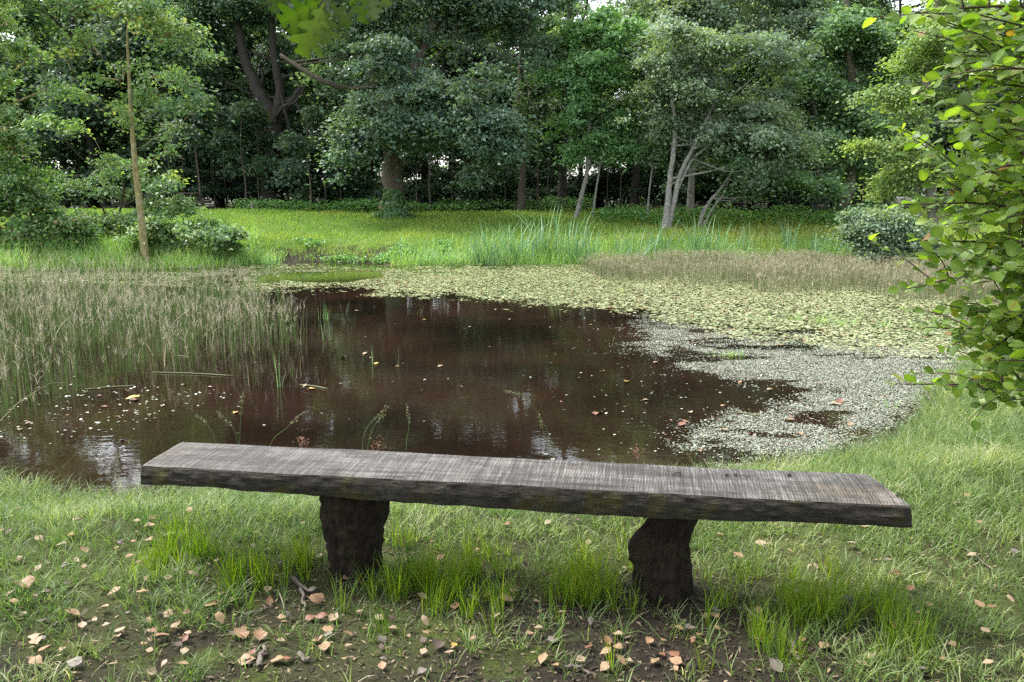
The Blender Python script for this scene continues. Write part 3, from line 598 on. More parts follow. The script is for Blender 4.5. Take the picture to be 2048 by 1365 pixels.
# deeper rows of the wood: three prototypes, copied
def wood_proto(name, label, leaf, H, seed_lobes):
    root = thing(name, label, 'tree', (0, 0, 0)); wood = MB(); cm = MB()
    S = spline([(0, 0, -.2), (rng.normal(0, .1), 0, H * .3), (rng.normal(0, .25), rng.normal(0, .2), H * .6), (rng.normal(0, .3), 0, H * .95)], 20)
    tube(wood, S, np.linspace(.22, .05, 20) * (1 + .5 * np.exp(-np.linspace(0, 14, 20))), 9, wob=.05)
    for l in seed_lobes:
        k = int(np.argmin(np.abs(S[:, 2] - (l[2] - 1.1)))); A = S[k]; B = np.array(l[:3])
        tube(wood, spline([A, (A + B) / 2 + [0, 0, -.15], B], 7), np.linspace(.085, .02, 7), 6, wob=.05)
    wood.build('trunk', M['bark_dark'], root)
    crown(seed_lobes, 350, 80, .23, cm, None, csize=(.6, 1.05)); cm.build('crown', M[leaf], root)
    return root
def rl(H, lo, n, R):
    return [(R * .75 * math.cos(a * 2.4), R * .75 * math.sin(a * 2.4), z, R * rng.uniform(.5, .75), R * rng.uniform(.5, .75), R * rng.uniform(.32, .5)) for a, z in zip(range(n), np.linspace(lo, H, n))]
PR = [wood_proto('wood_tree', '', 'dark', 11, rl(11, 2.8, 11, 2.9)), wood_proto('wood_tree', '', 'oak', 12, rl(12, 3.4, 11, 3.1)), wood_proto('wood_tree', '', 'mid', 10, rl(10, 2.2, 11, 2.6))]
used = [False] * 3
LM_PX = [(-60, 'the leafy corner alder'), (270, 'the slim alder'), (545, 'the dark forked oak'), (785, 'the big oak'), (1045, 'the slender dark tree'), (1160, 'the young maple'), (1340, 'the two-stemmed pale tree'), (1500, 'the low leaning tree'), (1690, 'the leaning grey oak'), (1850, 'the yellow green willow'), (2150, 'the near alder branches')]
def relation(u):
    l = min(LM_PX, key=lambda q: abs(q[0] - u)); return ('left of ' if u < l[0] - 12 else 'right of ' if u > l[0] + 12 else 'straight behind ') + l[1]
ORD = 'first second third fourth fifth sixth seventh eighth ninth tenth eleventh twelfth thirteenth fourteenth fifteenth sixteenth seventeenth eighteenth nineteenth twentieth'.split() + ['twenty-' + w for w in 'first second third fourth fifth sixth seventh eighth ninth'.split()]
rows = [('second', 40.5, [-150, 60, 190, 330, 440, 660, 900, 1010, 1200, 1420, 1545, 1770, 1960, 2120]), ('third', 46, [-80, 130, 262, 395, 560, 715, 850, 960, 1090, 1330, 1475, 1610, 1720, 1880, 2060]), ('back', 53, [-160, 20, 215, 350, 480, 620, 770, 1040, 1160, 1260, 1400, 1660, 1830, 2020])]
for rname, d, us in rows:
    for k, u in enumerate(us):
        t = (k * 2 + (d > 42) + (d > 50) * 2) % 3; dd = d + rng.uniform(-1.6, 1.6); p = at_d(u, 415, dd); loc = (p[0], dd, float(ground(p[0], dd)))
        lab = '%s tree in the %s row of the wood, %s from the left' % (('dark', 'blue green', 'mid green')[t], rname, ORD[k])
        sc = rng.uniform(.85, 1.12) * (.88 if 1000 < u < 1345 or 1590 < u < 1735 else 1.); scz = sc * (1.0 if d < 44 else 1.08)
        if not used[t]:
            used[t] = True; o = PR[t]; o.location = loc; o.rotation_euler.z = rng.uniform(0, 6); o.scale = (sc, sc, scz); o['label'] = lab; o['group'] = 'trees deeper in the wood'
        else: dup(PR[t], loc, rng.uniform(0, 6), (sc, sc, scz), lab, 'trees deeper in the wood')

# understorey: thin dark saplings and shrubs below the canopy
sp0 = thing('sapling', '', 'tree', (0, 0, 0)); wood = MB(); cm = MB()
tube(wood, spline([(0, 0, -.1), (.05, 0, 1.2), (-.05, .05, 2.6), (.15, 0, 4.2)], 14), np.linspace(.045, .012, 14), 6); wood.build('trunk', M['bark_oak'], sp0)
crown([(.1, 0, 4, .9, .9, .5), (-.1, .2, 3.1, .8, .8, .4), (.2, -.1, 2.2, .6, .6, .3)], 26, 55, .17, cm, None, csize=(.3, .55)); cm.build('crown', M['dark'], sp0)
us = [345, 372, 402, 430, 455, 492, 520, 590, 622, 650, 682, 712, 745, 835, 862, 905, 932, 985, 1010, 1075, 1098, 1215, 1240, 1475, 1520, 1545, 1570, 1655, 1725]
for k, u in enumerate(us):
    dd = rng.uniform(33.5, 38); p = at_d(u, 415, dd); loc = (p[0], dd, float(ground(p[0], dd)))
    lab = 'thin understorey sapling, %s from the left along the shaded wood edge' % ORD[k]
    sc = rng.uniform(.8, 1.25)
    if k == 0: sp0.location = loc; sp0.scale = (sc,) * 3; sp0['label'] = lab; sp0['group'] = 'understorey saplings'
    else: dup(sp0, loc, rng.uniform(0, 6), (sc, sc, sc * rng.uniform(.8, 1.15)), lab, 'understorey saplings')
sh0 = thing('understorey_shrub', '', 'shrub', (0, 0, 0)); wood = MB(); cm = MB()
for a in range(5): tube(wood, spline([(0, 0, -.05), (.3 * math.cos(a * 1.3), .3 * math.sin(a * 1.3), .7), (.8 * math.cos(a * 1.3), .8 * math.sin(a * 1.3), 1.5)], 7), np.linspace(.03, .008, 7), 5)
wood.build('stems', M['bark_dark'], sh0)
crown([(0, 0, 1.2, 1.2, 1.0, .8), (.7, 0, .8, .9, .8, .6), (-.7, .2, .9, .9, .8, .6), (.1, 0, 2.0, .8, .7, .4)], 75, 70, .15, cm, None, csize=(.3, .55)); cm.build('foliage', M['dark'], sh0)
us = [30, 105, 180, 255, 330, 400, 470, 530, 600, 660, 720, 840, 900, 960, 1010, 1080, 1150, 1225, 1250, 1310, 1370, 1440, 1500, 1550, 1610, 1660, 1740]
ordn = 'first second third fourth fifth sixth seventh eighth ninth tenth eleventh twelfth thirteenth fourteenth fifteenth sixteenth seventeenth eighteenth nineteenth twentieth twenty-first'.split()
for k, u in enumerate(us):
    dd = rng.uniform(35, 40); p = at_d(u, 415, dd); loc = (p[0], dd, float(ground(p[0], dd))); sc = rng.uniform(.75, 1.25)
    lab = 'dark understorey shrub in the wood behind the lawn, %s from the left' % ORD[k]
    if k == 0: sh0.location = loc; sh0['label'] = lab; sh0['group'] = 'understorey shrubs'
    else: dup(sh0, loc, rng.uniform(0, 6), (sc * 1.1, sc, sc), lab, 'understorey shrubs')
# the mass of wood far behind
fw = MB(); lob = []
for u in range(-500, 2600, 85):
    for z in (-.3, .8, 2.2, 4.5, 7) + (() if 1000 < u < 1340 or 1590 < u < 1735 else (10,)):
        dd = rng.uniform(60, 68); p = at_d(u + rng.uniform(-30, 30), 415, dd); lob.append((p[0], dd, z + 1 + rng.normal(0, .4), 2.6, 2., 1.5))
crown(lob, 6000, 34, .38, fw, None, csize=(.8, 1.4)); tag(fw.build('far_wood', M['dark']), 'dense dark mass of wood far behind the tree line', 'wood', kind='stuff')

# ---------------------------------------------------------------- undergrowth along the wood edge
def scatter(n, x0, x1, y0, y1):
    return rng.uniform(x0, x1, n), rng.uniform(y0, y1, n)
x, y = scatter(9000, -12, 20, 27, 36); u, v = pix(x, y, ground(x, y))
keep = ((u > 1190) & (u < 1760) & (y > 28.6 + .6 * vnoise(x, y, 1.5)) & (y < 31.5)) | ((u > 430) & (u < 1180) & (y > 32.5 + 1.2 * vnoise(x, y, 2.)))
x, y = x[keep], y[keep]; m = rng.integers(2, 9, len(x)); idx = np.repeat(np.arange(len(x)), m); N = len(idx)
hh = (.15 + .55 * fbm(x, y, 1.2) ** 1.5); P = np.stack([x[idx] + rng.normal(0, .13, N), y[idx] + rng.normal(0, .13, N), ground(x, y)[idx] + hh[idx] * rng.random(N) ** .6 * 1.3], -1)
mb = MB(); leaf_quads(mb, P, rand_dir(N) * [1, 1, .4], np.stack([rng.normal(0, .4, N), rng.normal(0, .4, N) - .2, np.ones(N)], -1), rng.uniform(.09, .17, N), rng.uniform(.07, .11, N), np.clip(.45 + rng.normal(0, .25, N), 0, 1))
tag(mb.build('undergrowth', M['herb']), 'nettles and brambles along the foot of the wood', 'undergrowth', kind='stuff')
# low herbs on the muddy far shore
x, y = scatter(5000, -11, 1, 21.5, 26); u, v = pix(x, y, ground(x, y)); sd = signed(x, y)
keep = (sd > .05) & (((u > 560) & (u < 900) & (v > 484) & (v < 530) & (fbm(x, y, .8) > .55)) | ((np.abs(u - 840) < 36) & (np.abs(v - 465) < 9)))
x, y = x[keep], y[keep]; N = len(x) * 7; idx = np.repeat(np.arange(len(x)), 7)
P = np.stack([x[idx] + rng.normal(0, .09, N), y[idx] + rng.normal(0, .09, N), ground(x, y)[idx] + rng.random(N) * .16], -1); mb = MB()
leaf_quads(mb, P, rand_dir(N) * [1, 1, .4], np.stack([rng.normal(0, .4, N), rng.normal(0, .4, N) - .2, np.ones(N)], -1), .09, .07, rng.random(N))
tag(mb.build('bank_herbs', M['herb']), 'low leafy herbs on the muddy far shore', 'herbs', kind='stuff')

# ---------------------------------------------------------------- meadow and far bank grass
x, y = scatter(150000, -22, 22, 20.5, 34.5); sd = signed(x, y); gz = ground(x, y, sd); u, v = pix(x, y, gz)
keep = (sd > np.where((u > 560) & (u < 750), .75, .15)) & (u > -150) & (u < 2150) & ((y < 32.5) | (rng.random(len(x)) < .25)); x, y, gz, sd = x[keep], y[keep], gz[keep], sd[keep]; N = len(x)
mb = MB(); hh = (.06 + .13 * fbm(x, y, 1.6, 2)) * rng.uniform(.6, 1.4, N)
blades(mb, np.stack([x, y, gz], -1), hh, .016, rng.uniform(0, 2 * PI, N), rng.uniform(.2, .9, N), np.clip(.22 + .8 * (fbm(x, y, 2.2, 8) - .35) + .3 * (fbm(x, y, .5, 18) - .45) + .3 * sstep(-1., 5., x) * sstep(23, 25, y) + rng.normal(0, .17, N), 0, 1))
tag(mb.build('meadow_grass', M['meadow']), 'short bright lawn on the far bank', 'grass', kind='stuff')
x, y = scatter(90000, -24, 24, 18, 27); sd = signed(x, y); u, v = pix(x, y, ground(x, y, sd))
dens = np.where(u < 520, 1., np.where(u < 570, .6, np.where(u < 780, .12, np.where(u < 1160, .75, .55))))
lim = np.where(u < 520, 2.2, np.where(u < 800, .7, 1.5)) * (.5 + fbm(x, y, 1.3, 6))
keep = (sd > -.12) & (sd < lim) & (rng.random(len(x)) < dens) & (u > -200) & (u < 2200) & ~((np.abs(u - 290) < 26) & (y < 22.6)); x, y, sd = x[keep], y[keep], sd[keep]; N = len(x); gz = np.maximum(ground(x, y, sd), ZW - .05)
mb = MB(); hh = (.2 + .55 * fbm(x, y, .9, 4)) * rng.uniform(.55, 1.2, N)
blades(mb, np.stack([x, y, gz], -1), hh, .014, rng.uniform(0, 2 * PI, N), rng.uniform(.15, .9, N), np.clip(.25 + .45 * fbm(x, y, 1.2, 9) + rng.normal(0, .2, N), 0, 1))
tag(mb.build('bank_grass', M['bank']), 'tall rank grass fringing the far shore', 'grass', kind='stuff')

# cattail and sedge clumps on the far shore
def clump(name, label, cat, u, v, nb, h, w, spread, leaf, group, lean=(.08, .62), d=None, water=False):
    p = at_z(u, v, ZW) if water else on_ground(u, v, 4)
    root = thing(name, label, cat, p, 0, group); mb = MB(); r = spread * rng.random(nb) ** .7; a = rng.uniform(0, 2 * PI, nb)
    B = np.stack([r * np.cos(a), r * np.sin(a) * .7, np.full(nb, -.05)], -1)
    blades(mb, B, h * rng.uniform(.38, 1.08, nb), w * rng.uniform(.7, 1.2, nb), a + rng.normal(0, .7, nb), rng.uniform(*lean, nb) * rng.choice([1, 1, 1.6], nb), np.clip(rng.normal(.45, .25, nb), 0, 1), droop=1.9)
    mb.build('leaves', M[leaf], root); return root
G = 'cattail clumps on the far shore'
for (u, v, nb, h, sp_, lab) in [(985, 527, 60, 1.05, .5, 'large bent cattail clump, leftmost on the far shore'), (1035, 522, 45, 1.0, .5, 'dense cattail clump just right of the large bent one'), (1085, 512, 36, 1.25, .45, 'tall cattail clump standing behind the dense clumps'), (1140, 522, 30, 1.2, .4, 'narrow upright cattail clump in front of the maple'),
                          (1325, 510, 34, 1.0, .4, 'cattail clump in front of the two-stemmed pale tree'), (1395, 512, 40, 1.0, .55, 'wide leaning cattail clump right of the two-stemmed tree'), (1490, 505, 16, .8, .3, 'pale small cattail clump before the low leaning tree'), (1580, 505, 14, .95, .25, 'thin cattail clump before the dark right trunks'), (1255, 524, 26, .85, .5, 'scattered cattail clump between the maple and the two-stemmed tree'), (1290, 522, 22, .8, .4, 'short cattail clump just left of the two-stemmed tree'), (1630, 518, 18, .85, .4, 'open cattail clump between thin clump and willow bush'), (960, 528, 40, .8, .35, 'low spreading cattail clump at the left end of the cattails'), (1180, 524, 26, .9, .4, 'short cattail clump right of the narrow upright clump'), (1435, 514, 24, .95, .4, 'slim cattail clump right of the wide leaning clump'), (1800, 522, 24, 1.1, .35, 'cattail clump at the foot of the grey willow bush, right side'), (1700, 515, 26, 1.2, .35, 'cattail clump left of the grey willow bush'), (1745, 518, 26, 1.25, .3, 'slanting cattail clump in front of the grey willow bush')]:
    clump('cattail_clump', lab, 'cattail', u, v, int(nb * 1.5), h * 1.36, .034, sp_, 'cattail', G)
for (u, v, nb, h, sp_, lab) in [(533, 528, 90, .5, .45, 'pale blue green sedge tuft at the waterline left of the mud bank'), (840, 524, 90, .45, .5, 'sedge tuft at the waterline right of the mud bank'), (890, 526, 110, .6, .55, 'tall pale sedge tuft left of the cattails'), (925, 524, 80, .55, .4, 'sedge tuft touching the cattails'), (1480, 524, 70, .6, .4, 'silvery sedge tuft behind the brown rushes')]:
    clump('sedge_tuft', lab, 'sedge', u, v, nb, h, .013, sp_, 'sedge', 'sedge tufts on the far shore', (.2, .9))

# ---------------------------------------------------------------- reeds in the water
REED = [(-300, 556), (120, 545), (300, 556), (420, 580), (520, 592), (575, 620), (610, 655), (585, 700), (520, 722), (470, 748), (330, 760), (210, 775), (120, 800), (50, 850), (-60, 868), (-300, 880)]
x, y = scatter(60000, -14, -1, 5.8, 21); u, v = pix(x, y, np.full(len(x), ZW))
den = .16 + .7 * (fbm(x, y, .8, 3) - .38); den *= np.where(v > 700, .75, 1.0) * np.where(u > 520, .65, 1) * np.where(v < 580, .5, 1.)
keep = inside(u, v, REED) & (rng.random(len(x)) < den); x, y, u, v = x[keep], y[keep], u[keep], v[keep]
N = len(x); mb = MB(); B = np.stack([x, y, np.full(N, ZW - .03)], -1)
hh = (.30 + .45 * fbm(x, y, 1.1, 7)) * rng.uniform(.5, 1.35, N); ang = rng.uniform(0, 2 * PI, N); ln = np.abs(rng.normal(0, .13, N)); dry = rng.random(N) < .14
cam_face = np.arctan2(-y, -x) + rng.normal(0, .6, N)
blades(mb, B, hh, .0058, ang, ln, np.where(dry, rng.uniform(.55, .8, N), rng.uniform(0, .45, N)), droop=2.0, face=cam_face)
# feathery dry heads
hd = rng.random(N) < .5; ih = np.where(hd)[0]; idx = np.repeat(ih, 7); K = len(idx)
top = B[idx] + np.stack([np.cos(ang[idx]) * ln[idx] * hh[idx], np.sin(ang[idx]) * ln[idx] * hh[idx], hh[idx] * rng.uniform(.72, 1.0, K)], -1)
a2 = rng.uniform(0, 2 * PI, K)
blades(mb, top, rng.uniform(.04, .13, K), .0036, a2, rng.uniform(.2, 1.1, K), rng.uniform(.7, 1., K))
# bent and broken dry stalks between them
K = 170; q = rng.integers(0, N, K); blades(mb, B[q] + [0, 0, .05], rng.uniform(.3, .7, K), .006, rng.uniform(0, 2 * PI, K), rng.uniform(.8, 1.5, K), rng.uniform(.55, 1, K), droop=1.1)
tag(mb.build('reed_bed', M['reed']), 'bed of thin reeds with dry pinkish heads in the left water', 'reeds', kind='stuff')
RUSH = [(1150, 540), (1300, 530), (1500, 528), (1700, 530), (1900, 536), (2120, 556), (2120, 612), (1900, 606), (1790, 602), (1700, 582), (1520, 594), (1505, 574), (1400, 572), (1330, 566), (1240, 568), (1190, 556)]
x, y = scatter(60000, 0, 18, 13, 23); u, v = pix(x, y, np.full(len(x), ZW)); keep = inside(u, v, RUSH) & (rng.random(len(x)) < .45 + .9 * (fbm(x, y, 1., 13) - .4))
x, y = x[keep], y[keep]; N = len(x); mb = MB(); B = np.stack([x, y, np.full(N, ZW - .03)], -1); hh = (.30 + .28 * fbm(x, y, 1.2, 17)) * rng.uniform(.7, 1.2, N)
blades(mb, B, hh, .0075, rng.uniform(0, 2 * PI, N), np.abs(rng.normal(0, .25, N)), np.clip(rng.normal(.45, .25, N), 0, 1), face=np.arctan2(-y, -x) + rng.normal(0, .6, N))
idx = np.repeat(np.arange(N)[rng.random(N) < .5], 4); K = len(idx)
blades(mb, B[idx] + np.stack([rng.normal(0, .02, K), rng.normal(0, .02, K), hh[idx] * .85], -1), rng.uniform(.04, .1, K), .006, rng.uniform(0, 2 * PI, K), rng.uniform(.2, 1, K), rng.uniform(.6, 1, K))
tag(mb.build('rush_bed', M['rush']), 'bed of brown rushes across the far right water', 'rushes', kind='stuff')

# ---------------------------------------------------------------- floating leaves on the water
PADS = [(420, 545), (520, 534), (700, 545), (760, 541), (1000, 535), (1200, 535), (1500, 535), (2120, 550), (2120, 700), (1900, 720), (1740, 700), (1620, 690), (1480, 680), (1380, 655), (1290, 625), (1180, 612), (1000, 600), (880, 590), (760, 585), (700, 572), (640, 570), (560, 575), (480, 585), (430, 570)]
PADS2 = [(-200, 548), (420, 545), (560, 545), (650, 553), (590, 580), (480, 590), (380, 575), (100, 565), (-200, 570)]
HOLE = [(560, 546), (760, 543), (770, 555), (690, 566), (610, 566), (560, 560)]
WEED = [(1230, 640), (1380, 655), (1480, 680), (1620, 690), (1740, 700), (1900, 700), (1950, 705), (1880, 780), (1840, 830), (1740, 880), (1560, 922), (1490, 928), (1410, 895), (1370, 860), (1420, 840), (1560, 835), (1600, 800), (1560, 770), (1430, 740), (1330, 715), (1300, 690), (1330, 670)]
def floaters(name, label, mat, n, xr, yr, test, size, dens, tilt, varf, sides=7):
    x, y = scatter(n, *xr, *yr); u, v = pix(x, y, np.full(n, ZW)); k0 = test(u, v, x, y); x, y, u, v = x[k0], y[k0], u[k0], v[k0]; keep = (signed(x, y) < .05) & (rng.random(len(x)) < dens(u, v, x, y)); x, y, u, v = x[keep], y[keep], u[keep], v[keep]; N = len(x)
    r = size(u, v, N); th = np.arange(sides) / sides * 2 * PI
    ph = rng.uniform(0, 6, N); lob = 1 + .12 * rng.normal(size=(N, sides))
    ex = np.cos(th[None] + ph[:, None]) * r[:, None] * lob; ey = np.sin(th[None] + ph[:, None]) * r[:, None] * lob * rng.uniform(.65, 1, N)[:, None]
    ta, tb = rng.normal(0, tilt, N), rng.normal(0, tilt, N)
    rim = np.abs(rng.normal(0, .12, (N, sides))) * r[:, None]
    ez = ex * ta[:, None] + ey * tb[:, None] + rim
    ez = ez - ez.min(1, keepdims=True) + .0025 + rng.uniform(0, .003, N)[:, None]
    V = np.stack([x[:, None] + ex, y[:, None] + ey, ZW + ez], -1); C = np.stack([x, y, ZW + .0035 + np.maximum(0, ez.mean(1) - .004)], -1)[:, None]
    V = np.concatenate([V, C], 1); o = np.arange(N)[:, None, None] * (sides + 1)
    T = np.stack([np.arange(sides), (np.arange(sides) + 1) % sides, np.full(sides, sides)], -1)[None] + o
    mb = MB(); mb.add(V.reshape(-1, 3), None, T.reshape(-1, 3), np.repeat(varf(u, v, x, y, N), sides + 1))
    return tag(mb.build(name, mat), label, name.replace('_', ' '), kind='stuff')
def brown(N, p): return rng.random(N) < p
floaters('floating_pads', 'carpet of yellow green floating leaves on the far water', M['pad'], 330000, (-16, 17), (9, 23),
         lambda u, v, x, y: (inside(u + 60 * (fbm(x, y, .7, 3) - .5) + rng.normal(0, 14, len(u)), v + 34 * (fbm(x, y, .5, 9) - .5) + rng.normal(0, 5, len(u)), PADS) | inside(u, v, PADS2)) & ~inside(u, v, HOLE), lambda u, v, N: rng.uniform(.012, .034, N),
         lambda u, v, x, y: np.clip(1.25 * sstep(.30, .52, fbm(x, y, .9, 31) + .25 * sstep(500, 1100, u) - .1 * sstep(600, 680, v)), 0, 1) * np.where(u < 560, .5, 1), .07,
         lambda u, v, x, y, N: np.where(brown(N, .05), 1., np.clip(.35 + .5 * (fbm(x, y, .8, 41) - .3) + rng.normal(0, .2, N), 0, .9)))
floaters('floating_weed', 'speckled silvery weed leaves on the right water', M['weed'], 900000, (.6, 9), (4.6, 13),
         lambda u, v, x, y: inside(u + 150 * (fbm(x, y, .5, 3) - .5) + rng.normal(0, 34, len(u)), v + 60 * (fbm(x, y, .35, 9) - .5) + rng.normal(0, 9, len(u)), WEED), lambda u, v, N: rng.uniform(.0032, .0078, N) * np.where(rng.random(N) < .06, 1.9, 1),
         lambda u, v, x, y: np.clip(1.15 * sstep(.36, .58, fbm(x, y * 1.9, .6, 61) + .16 * sstep(1500, 1750, u)), .06, 1), .16,
         lambda u, v, x, y, N: np.where(brown(N, .03), 1., np.clip(.45 + rng.normal(0, .2, N), 0, .9)), sides=5)
floaters('scattered_weed', 'loose specks of weed drifting on the dark open water', M['weed'], 9000, (-6, 5), (4.6, 13),
         lambda u, v, x, y: (u > 0) & (v < 960), lambda u, v, N: rng.uniform(.006, .016, N),
         lambda u, v, x, y: np.clip(.012 + .45 * sstep(1000, 1450, u) * fbm(x, y, 1.2, 5) + .6 * (inside(u, v, [(60, 770), (330, 770), (470, 790), (300, 850), (100, 890), (0, 880), (0, 800)])), 0, 1), .15,
         lambda u, v, x, y, N: np.where(brown(N, .12), 1., np.clip(.45 + rng.normal(0, .25, N), 0, .9)))

# tufts and single rushes standing in the water
G = 'grass tufts in the floating leaves'
for (u, v, nb, h, lab) in [(1640, 645, 40, .30, 'largest pale grass tuft rising from the floating leaves'), (1690, 650, 30, .28, 'grass tuft just right of the largest tuft in the floating leaves'), (1500, 640, 12, .22, 'small grass tuft left of the largest tuft in the floating leaves'), (1535, 640, 10, .2, 'sparse grass tuft between small and largest tufts'), (1770, 655, 30, .24, 'broad grass tuft near the alder in the floating leaves'), (1590, 640, 14, .22, 'thin grass tuft touching the largest tuft on its left'), (1466, 712, 60, .15, 'bright green low tuft where pads meet silvery weed'), (1435, 708, 30, .12, 'flattened yellowish tuft beside the bright low tuft'), (1235, 585, 14, .2, 'small pale tuft in the pads before the rushes'), (1850, 660, 26, .3, 'grass tuft at the alder branch tips'), (1785, 815, 14, .16, 'small yellow green tuft in the silvery weed by the right bank')]:
    clump('grass_tuft', lab, 'grass tuft', u, v, nb, h, .011, .14, 'bank', G, (.2, 1.1), water=True)
G = 'rushes standing in the open water'
for k, (u, v, nb, h, sp_, lab) in enumerate([(745, 728, 5, .30, .03, 'short green rush alone in the dark water'), (797, 735, 3, .33, .012, 'single brownish rush right of the lone green one'), (600, 690, 10, .6, .12, 'rush group at the right edge of the reed bed'), (655, 680, 6, .42, .1, 'curved rush group out in the water by the reed bed'), (640, 770, 5, .3, .05, 'short rush with floating leaves at its foot'), (590, 755, 9, .42, .08, 'leaning rush group at the near corner of the reeds'), (650, 640, 12, .4, .14, 'far rush group in front of the pads'), (690, 625, 5, .3, .05, 'three bent rushes before the pads'), (835, 628, 6, .28, .1, 'arched rushes at the edge of the pads'), (557, 775, 5, .5, .05, 'upright rush group nearest the bench in the reeds'), (505, 772, 6, .45, .08, 'thin rush group on the near side of the reed bed')]):
    clump('rush_clump', lab, 'rush', u, v, nb, h, .006, sp_, 'reed' if k % 3 else 'cattail', G, (.02, .3), water=True)
for (a, b, lab) in [((305, 745), (465, 752), 'long dry reed stalk floating by the reed bed'), ((170, 779), (270, 772), 'short dry reed stalk floating at left'), ((600, 770), (655, 778), 'thin orange stalk floating in the dark water'), ((350, 712), (380, 716), 'small pale stalk floating among the reeds'), ((1460, 825), (1520, 832), 'pale blade floating by the silvery weed')]:
    A, B = at_z(*a, ZW + .008), at_z(*b, ZW + .008); mb = MB(); tube(mb, spline([A, (A * .5 + B * .5) + [0, .03, 0], B], 8) - A, .007, 6); tag(mb.build('floating_stalk', M['rush'], loc=A), lab, 'stalk'); 

# ---------------------------------------------------------------- picnic table and post on the far lawn
p = on_ground(384, 425, 30); p = at_d(384, 424, 32.2); gz = float(ground(p[0], 32.2))
t = thing('picnic_table', 'dark wooden picnic table in the shade at the wood edge', 'table', (p[0], 32.2, gz), .25)
def box(mb, x0, x1, y0, y1, z0, z1):
    V = np.array([(x, y, z) for z in (z0, z1) for y in (y0, y1) for x in (x0, x1)]); mb.add(V, [(0, 2, 3, 1), (4, 5, 7, 6), (0, 1, 5, 4), (2, 6, 7, 3), (0, 4, 6, 2), (1, 3, 7, 5)])
mb = MB()
for k in range(5): box(mb, -.38 + k * .155, -.38 + k * .155 + .145, -.95, .95, .70, .745)
mb.build('tabletop', M['greywood'], t, smooth=False)
for s in (-1, 1):
    mb = MB(); box(mb, s * .66 - .13, s * .66 + .13, -.95, .95, .40, .445); mb.build('seat', M['greywood'], t, smooth=False)
for yy in (-.62, .62):
    for s in (-1, 1):
        mb = MB(); V = np.array([(s * .18 + q * .05, yy + e, .70) for q in (-1, 1) for e in (-.03, .03)] + [(s * .52 + q * .06, yy + e, -.03) for q in (-1, 1) for e in (-.03, .03)])
        mb.add(V, [(0, 1, 3, 2), (4, 6, 7, 5), (0, 2, 6, 4), (1, 5, 7, 3), (0, 4, 5, 1), (2, 3, 7, 6)]); mb.build('leg', M['greywood'], t, smooth=False)
    mb = MB(); box(mb, -.7, .7, yy - .075, yy - .034, .33, .40); mb.build('crossbeam', M['greywood'], t, smooth=False)
p = at_d(505, 425, 33); gz = float(ground(p[0], 33)); mb = MB(); tube(mb, [(0, 0, -.1), (0, 0, .1), (.005, 0, .3), (.01, 0, .36), (.01, 0, .385)], [.06, .058, .055, .055, .03], 10, wob=.03)
tag(mb.build('post', M['bark_pale'], loc=(p[0], 33, gz)), 'short grey wooden post at the back of the lawn', 'post')

# ---------------------------------------------------------------- near grass
def lawn(name, label, n_tuft, per, xr, yr, mat, hf, denf, varf, w, lean=(.3, 1.2), spread=.03):
    x, y = scatter(n_tuft, *xr, *yr); sd = signed(x, y); keep = (sd > .02) & (rng.random(n_tuft) < denf(x, y, sd)); x, y, sd = x[keep], y[keep], sd[keep]
    m = rng.integers(max(2, per // 2), per + per // 2, len(x)); idx = np.repeat(np.arange(len(x)), m); N = len(idx)
    a = rng.uniform(0, 2 * PI, N); r = np.abs(rng.normal(0, spread, N)); bx, by = x[idx] + r * np.cos(a), y[idx] + r * np.sin(a)
    B = np.stack([bx, by, ground(bx, by) - .008], -1); h = hf(x, y, sd)[idx] * rng.uniform(.45, 1.2, N)
    mb = MB(); blades(mb, B, h, w * rng.uniform(.7, 1.3, N), a + rng.normal(0, .6, N), rng.uniform(*lean, N), np.clip(varf(x, y)[idx] + rng.normal(0, .2, N), 0, 1))
    return tag(mb.build(name, mat), label, 'grass', kind='stuff')
def bare(x, y):      # trodden ground before and under the bench
    e = ((x + .05 - .1 * (y - 2.6)) / 1.45) ** 2 + ((y - 2.40) / .72) ** 2
    f = ((x + .68) / .32) ** 2 + ((y - 3.12) / .28) ** 2; g = ((x - .6) / .34) ** 2 + ((y - 2.9) / .3) ** 2
    g = np.minimum(g, np.minimum(((x - 1.38) / .30) ** 2 + ((y - 3.2) / .2) ** 2, ((x - 2.05) / .3) ** 2 + ((y - 3.1) / .24) ** 2) + .35)
    return np.minimum(np.minimum(e, f), g) + (fbm(x, y, .35, 71) - .5) * 1.5
lawn('grass', 'trodden grass around the bench', 21000, 11, (-4.2, 4.6), (1.5, 6.6), M['grass'], lambda x, y, sd: .05 + .075 * fbm(x, y, .5, 81) + .10 * sstep(.9, .1, sd),
     lambda x, y, sd: np.clip(.20 + .80 * sstep(.55, 1.35, bare(x, y)), 0, 1) * np.clip(.35 + 1.4 * (fbm(x, y, .28, 91) - .25) + .3 * sstep(3.2, 3.6, y), .08, 1), lambda x, y: .32 + .9 * (fbm(x, y, .35, 101) - .45), .0042)
def strip(x, y):     # lush tufts sheltered under the bench
    yb = 3.06 - .2 * (x + .675); return np.exp(-((y - yb) / .21) ** 2) * (np.abs(x + .05) < 1.55) * sstep(.15, .28, np.hypot(x + .68, (y - 3.12))) * sstep(.15, .28, np.hypot(x - .6, y - 2.9))
lawn('lush_grass', 'bright lush grass sheltered under the bench', 3500, 15, (-1.7, 1.7), (2.3, 3.7), M['lush'], lambda x, y, sd: .08 + .15 * fbm(x, y, .25, 111),
     lambda x, y, sd: strip(x, y) * np.clip(.05 + 3.2 * (fbm(x, y, .2, 121) - .4), 0, 1), lambda x, y: .35 + .5 * (fbm(x, y, .4, 131) - .3), .0034, (.1, .55), .022)
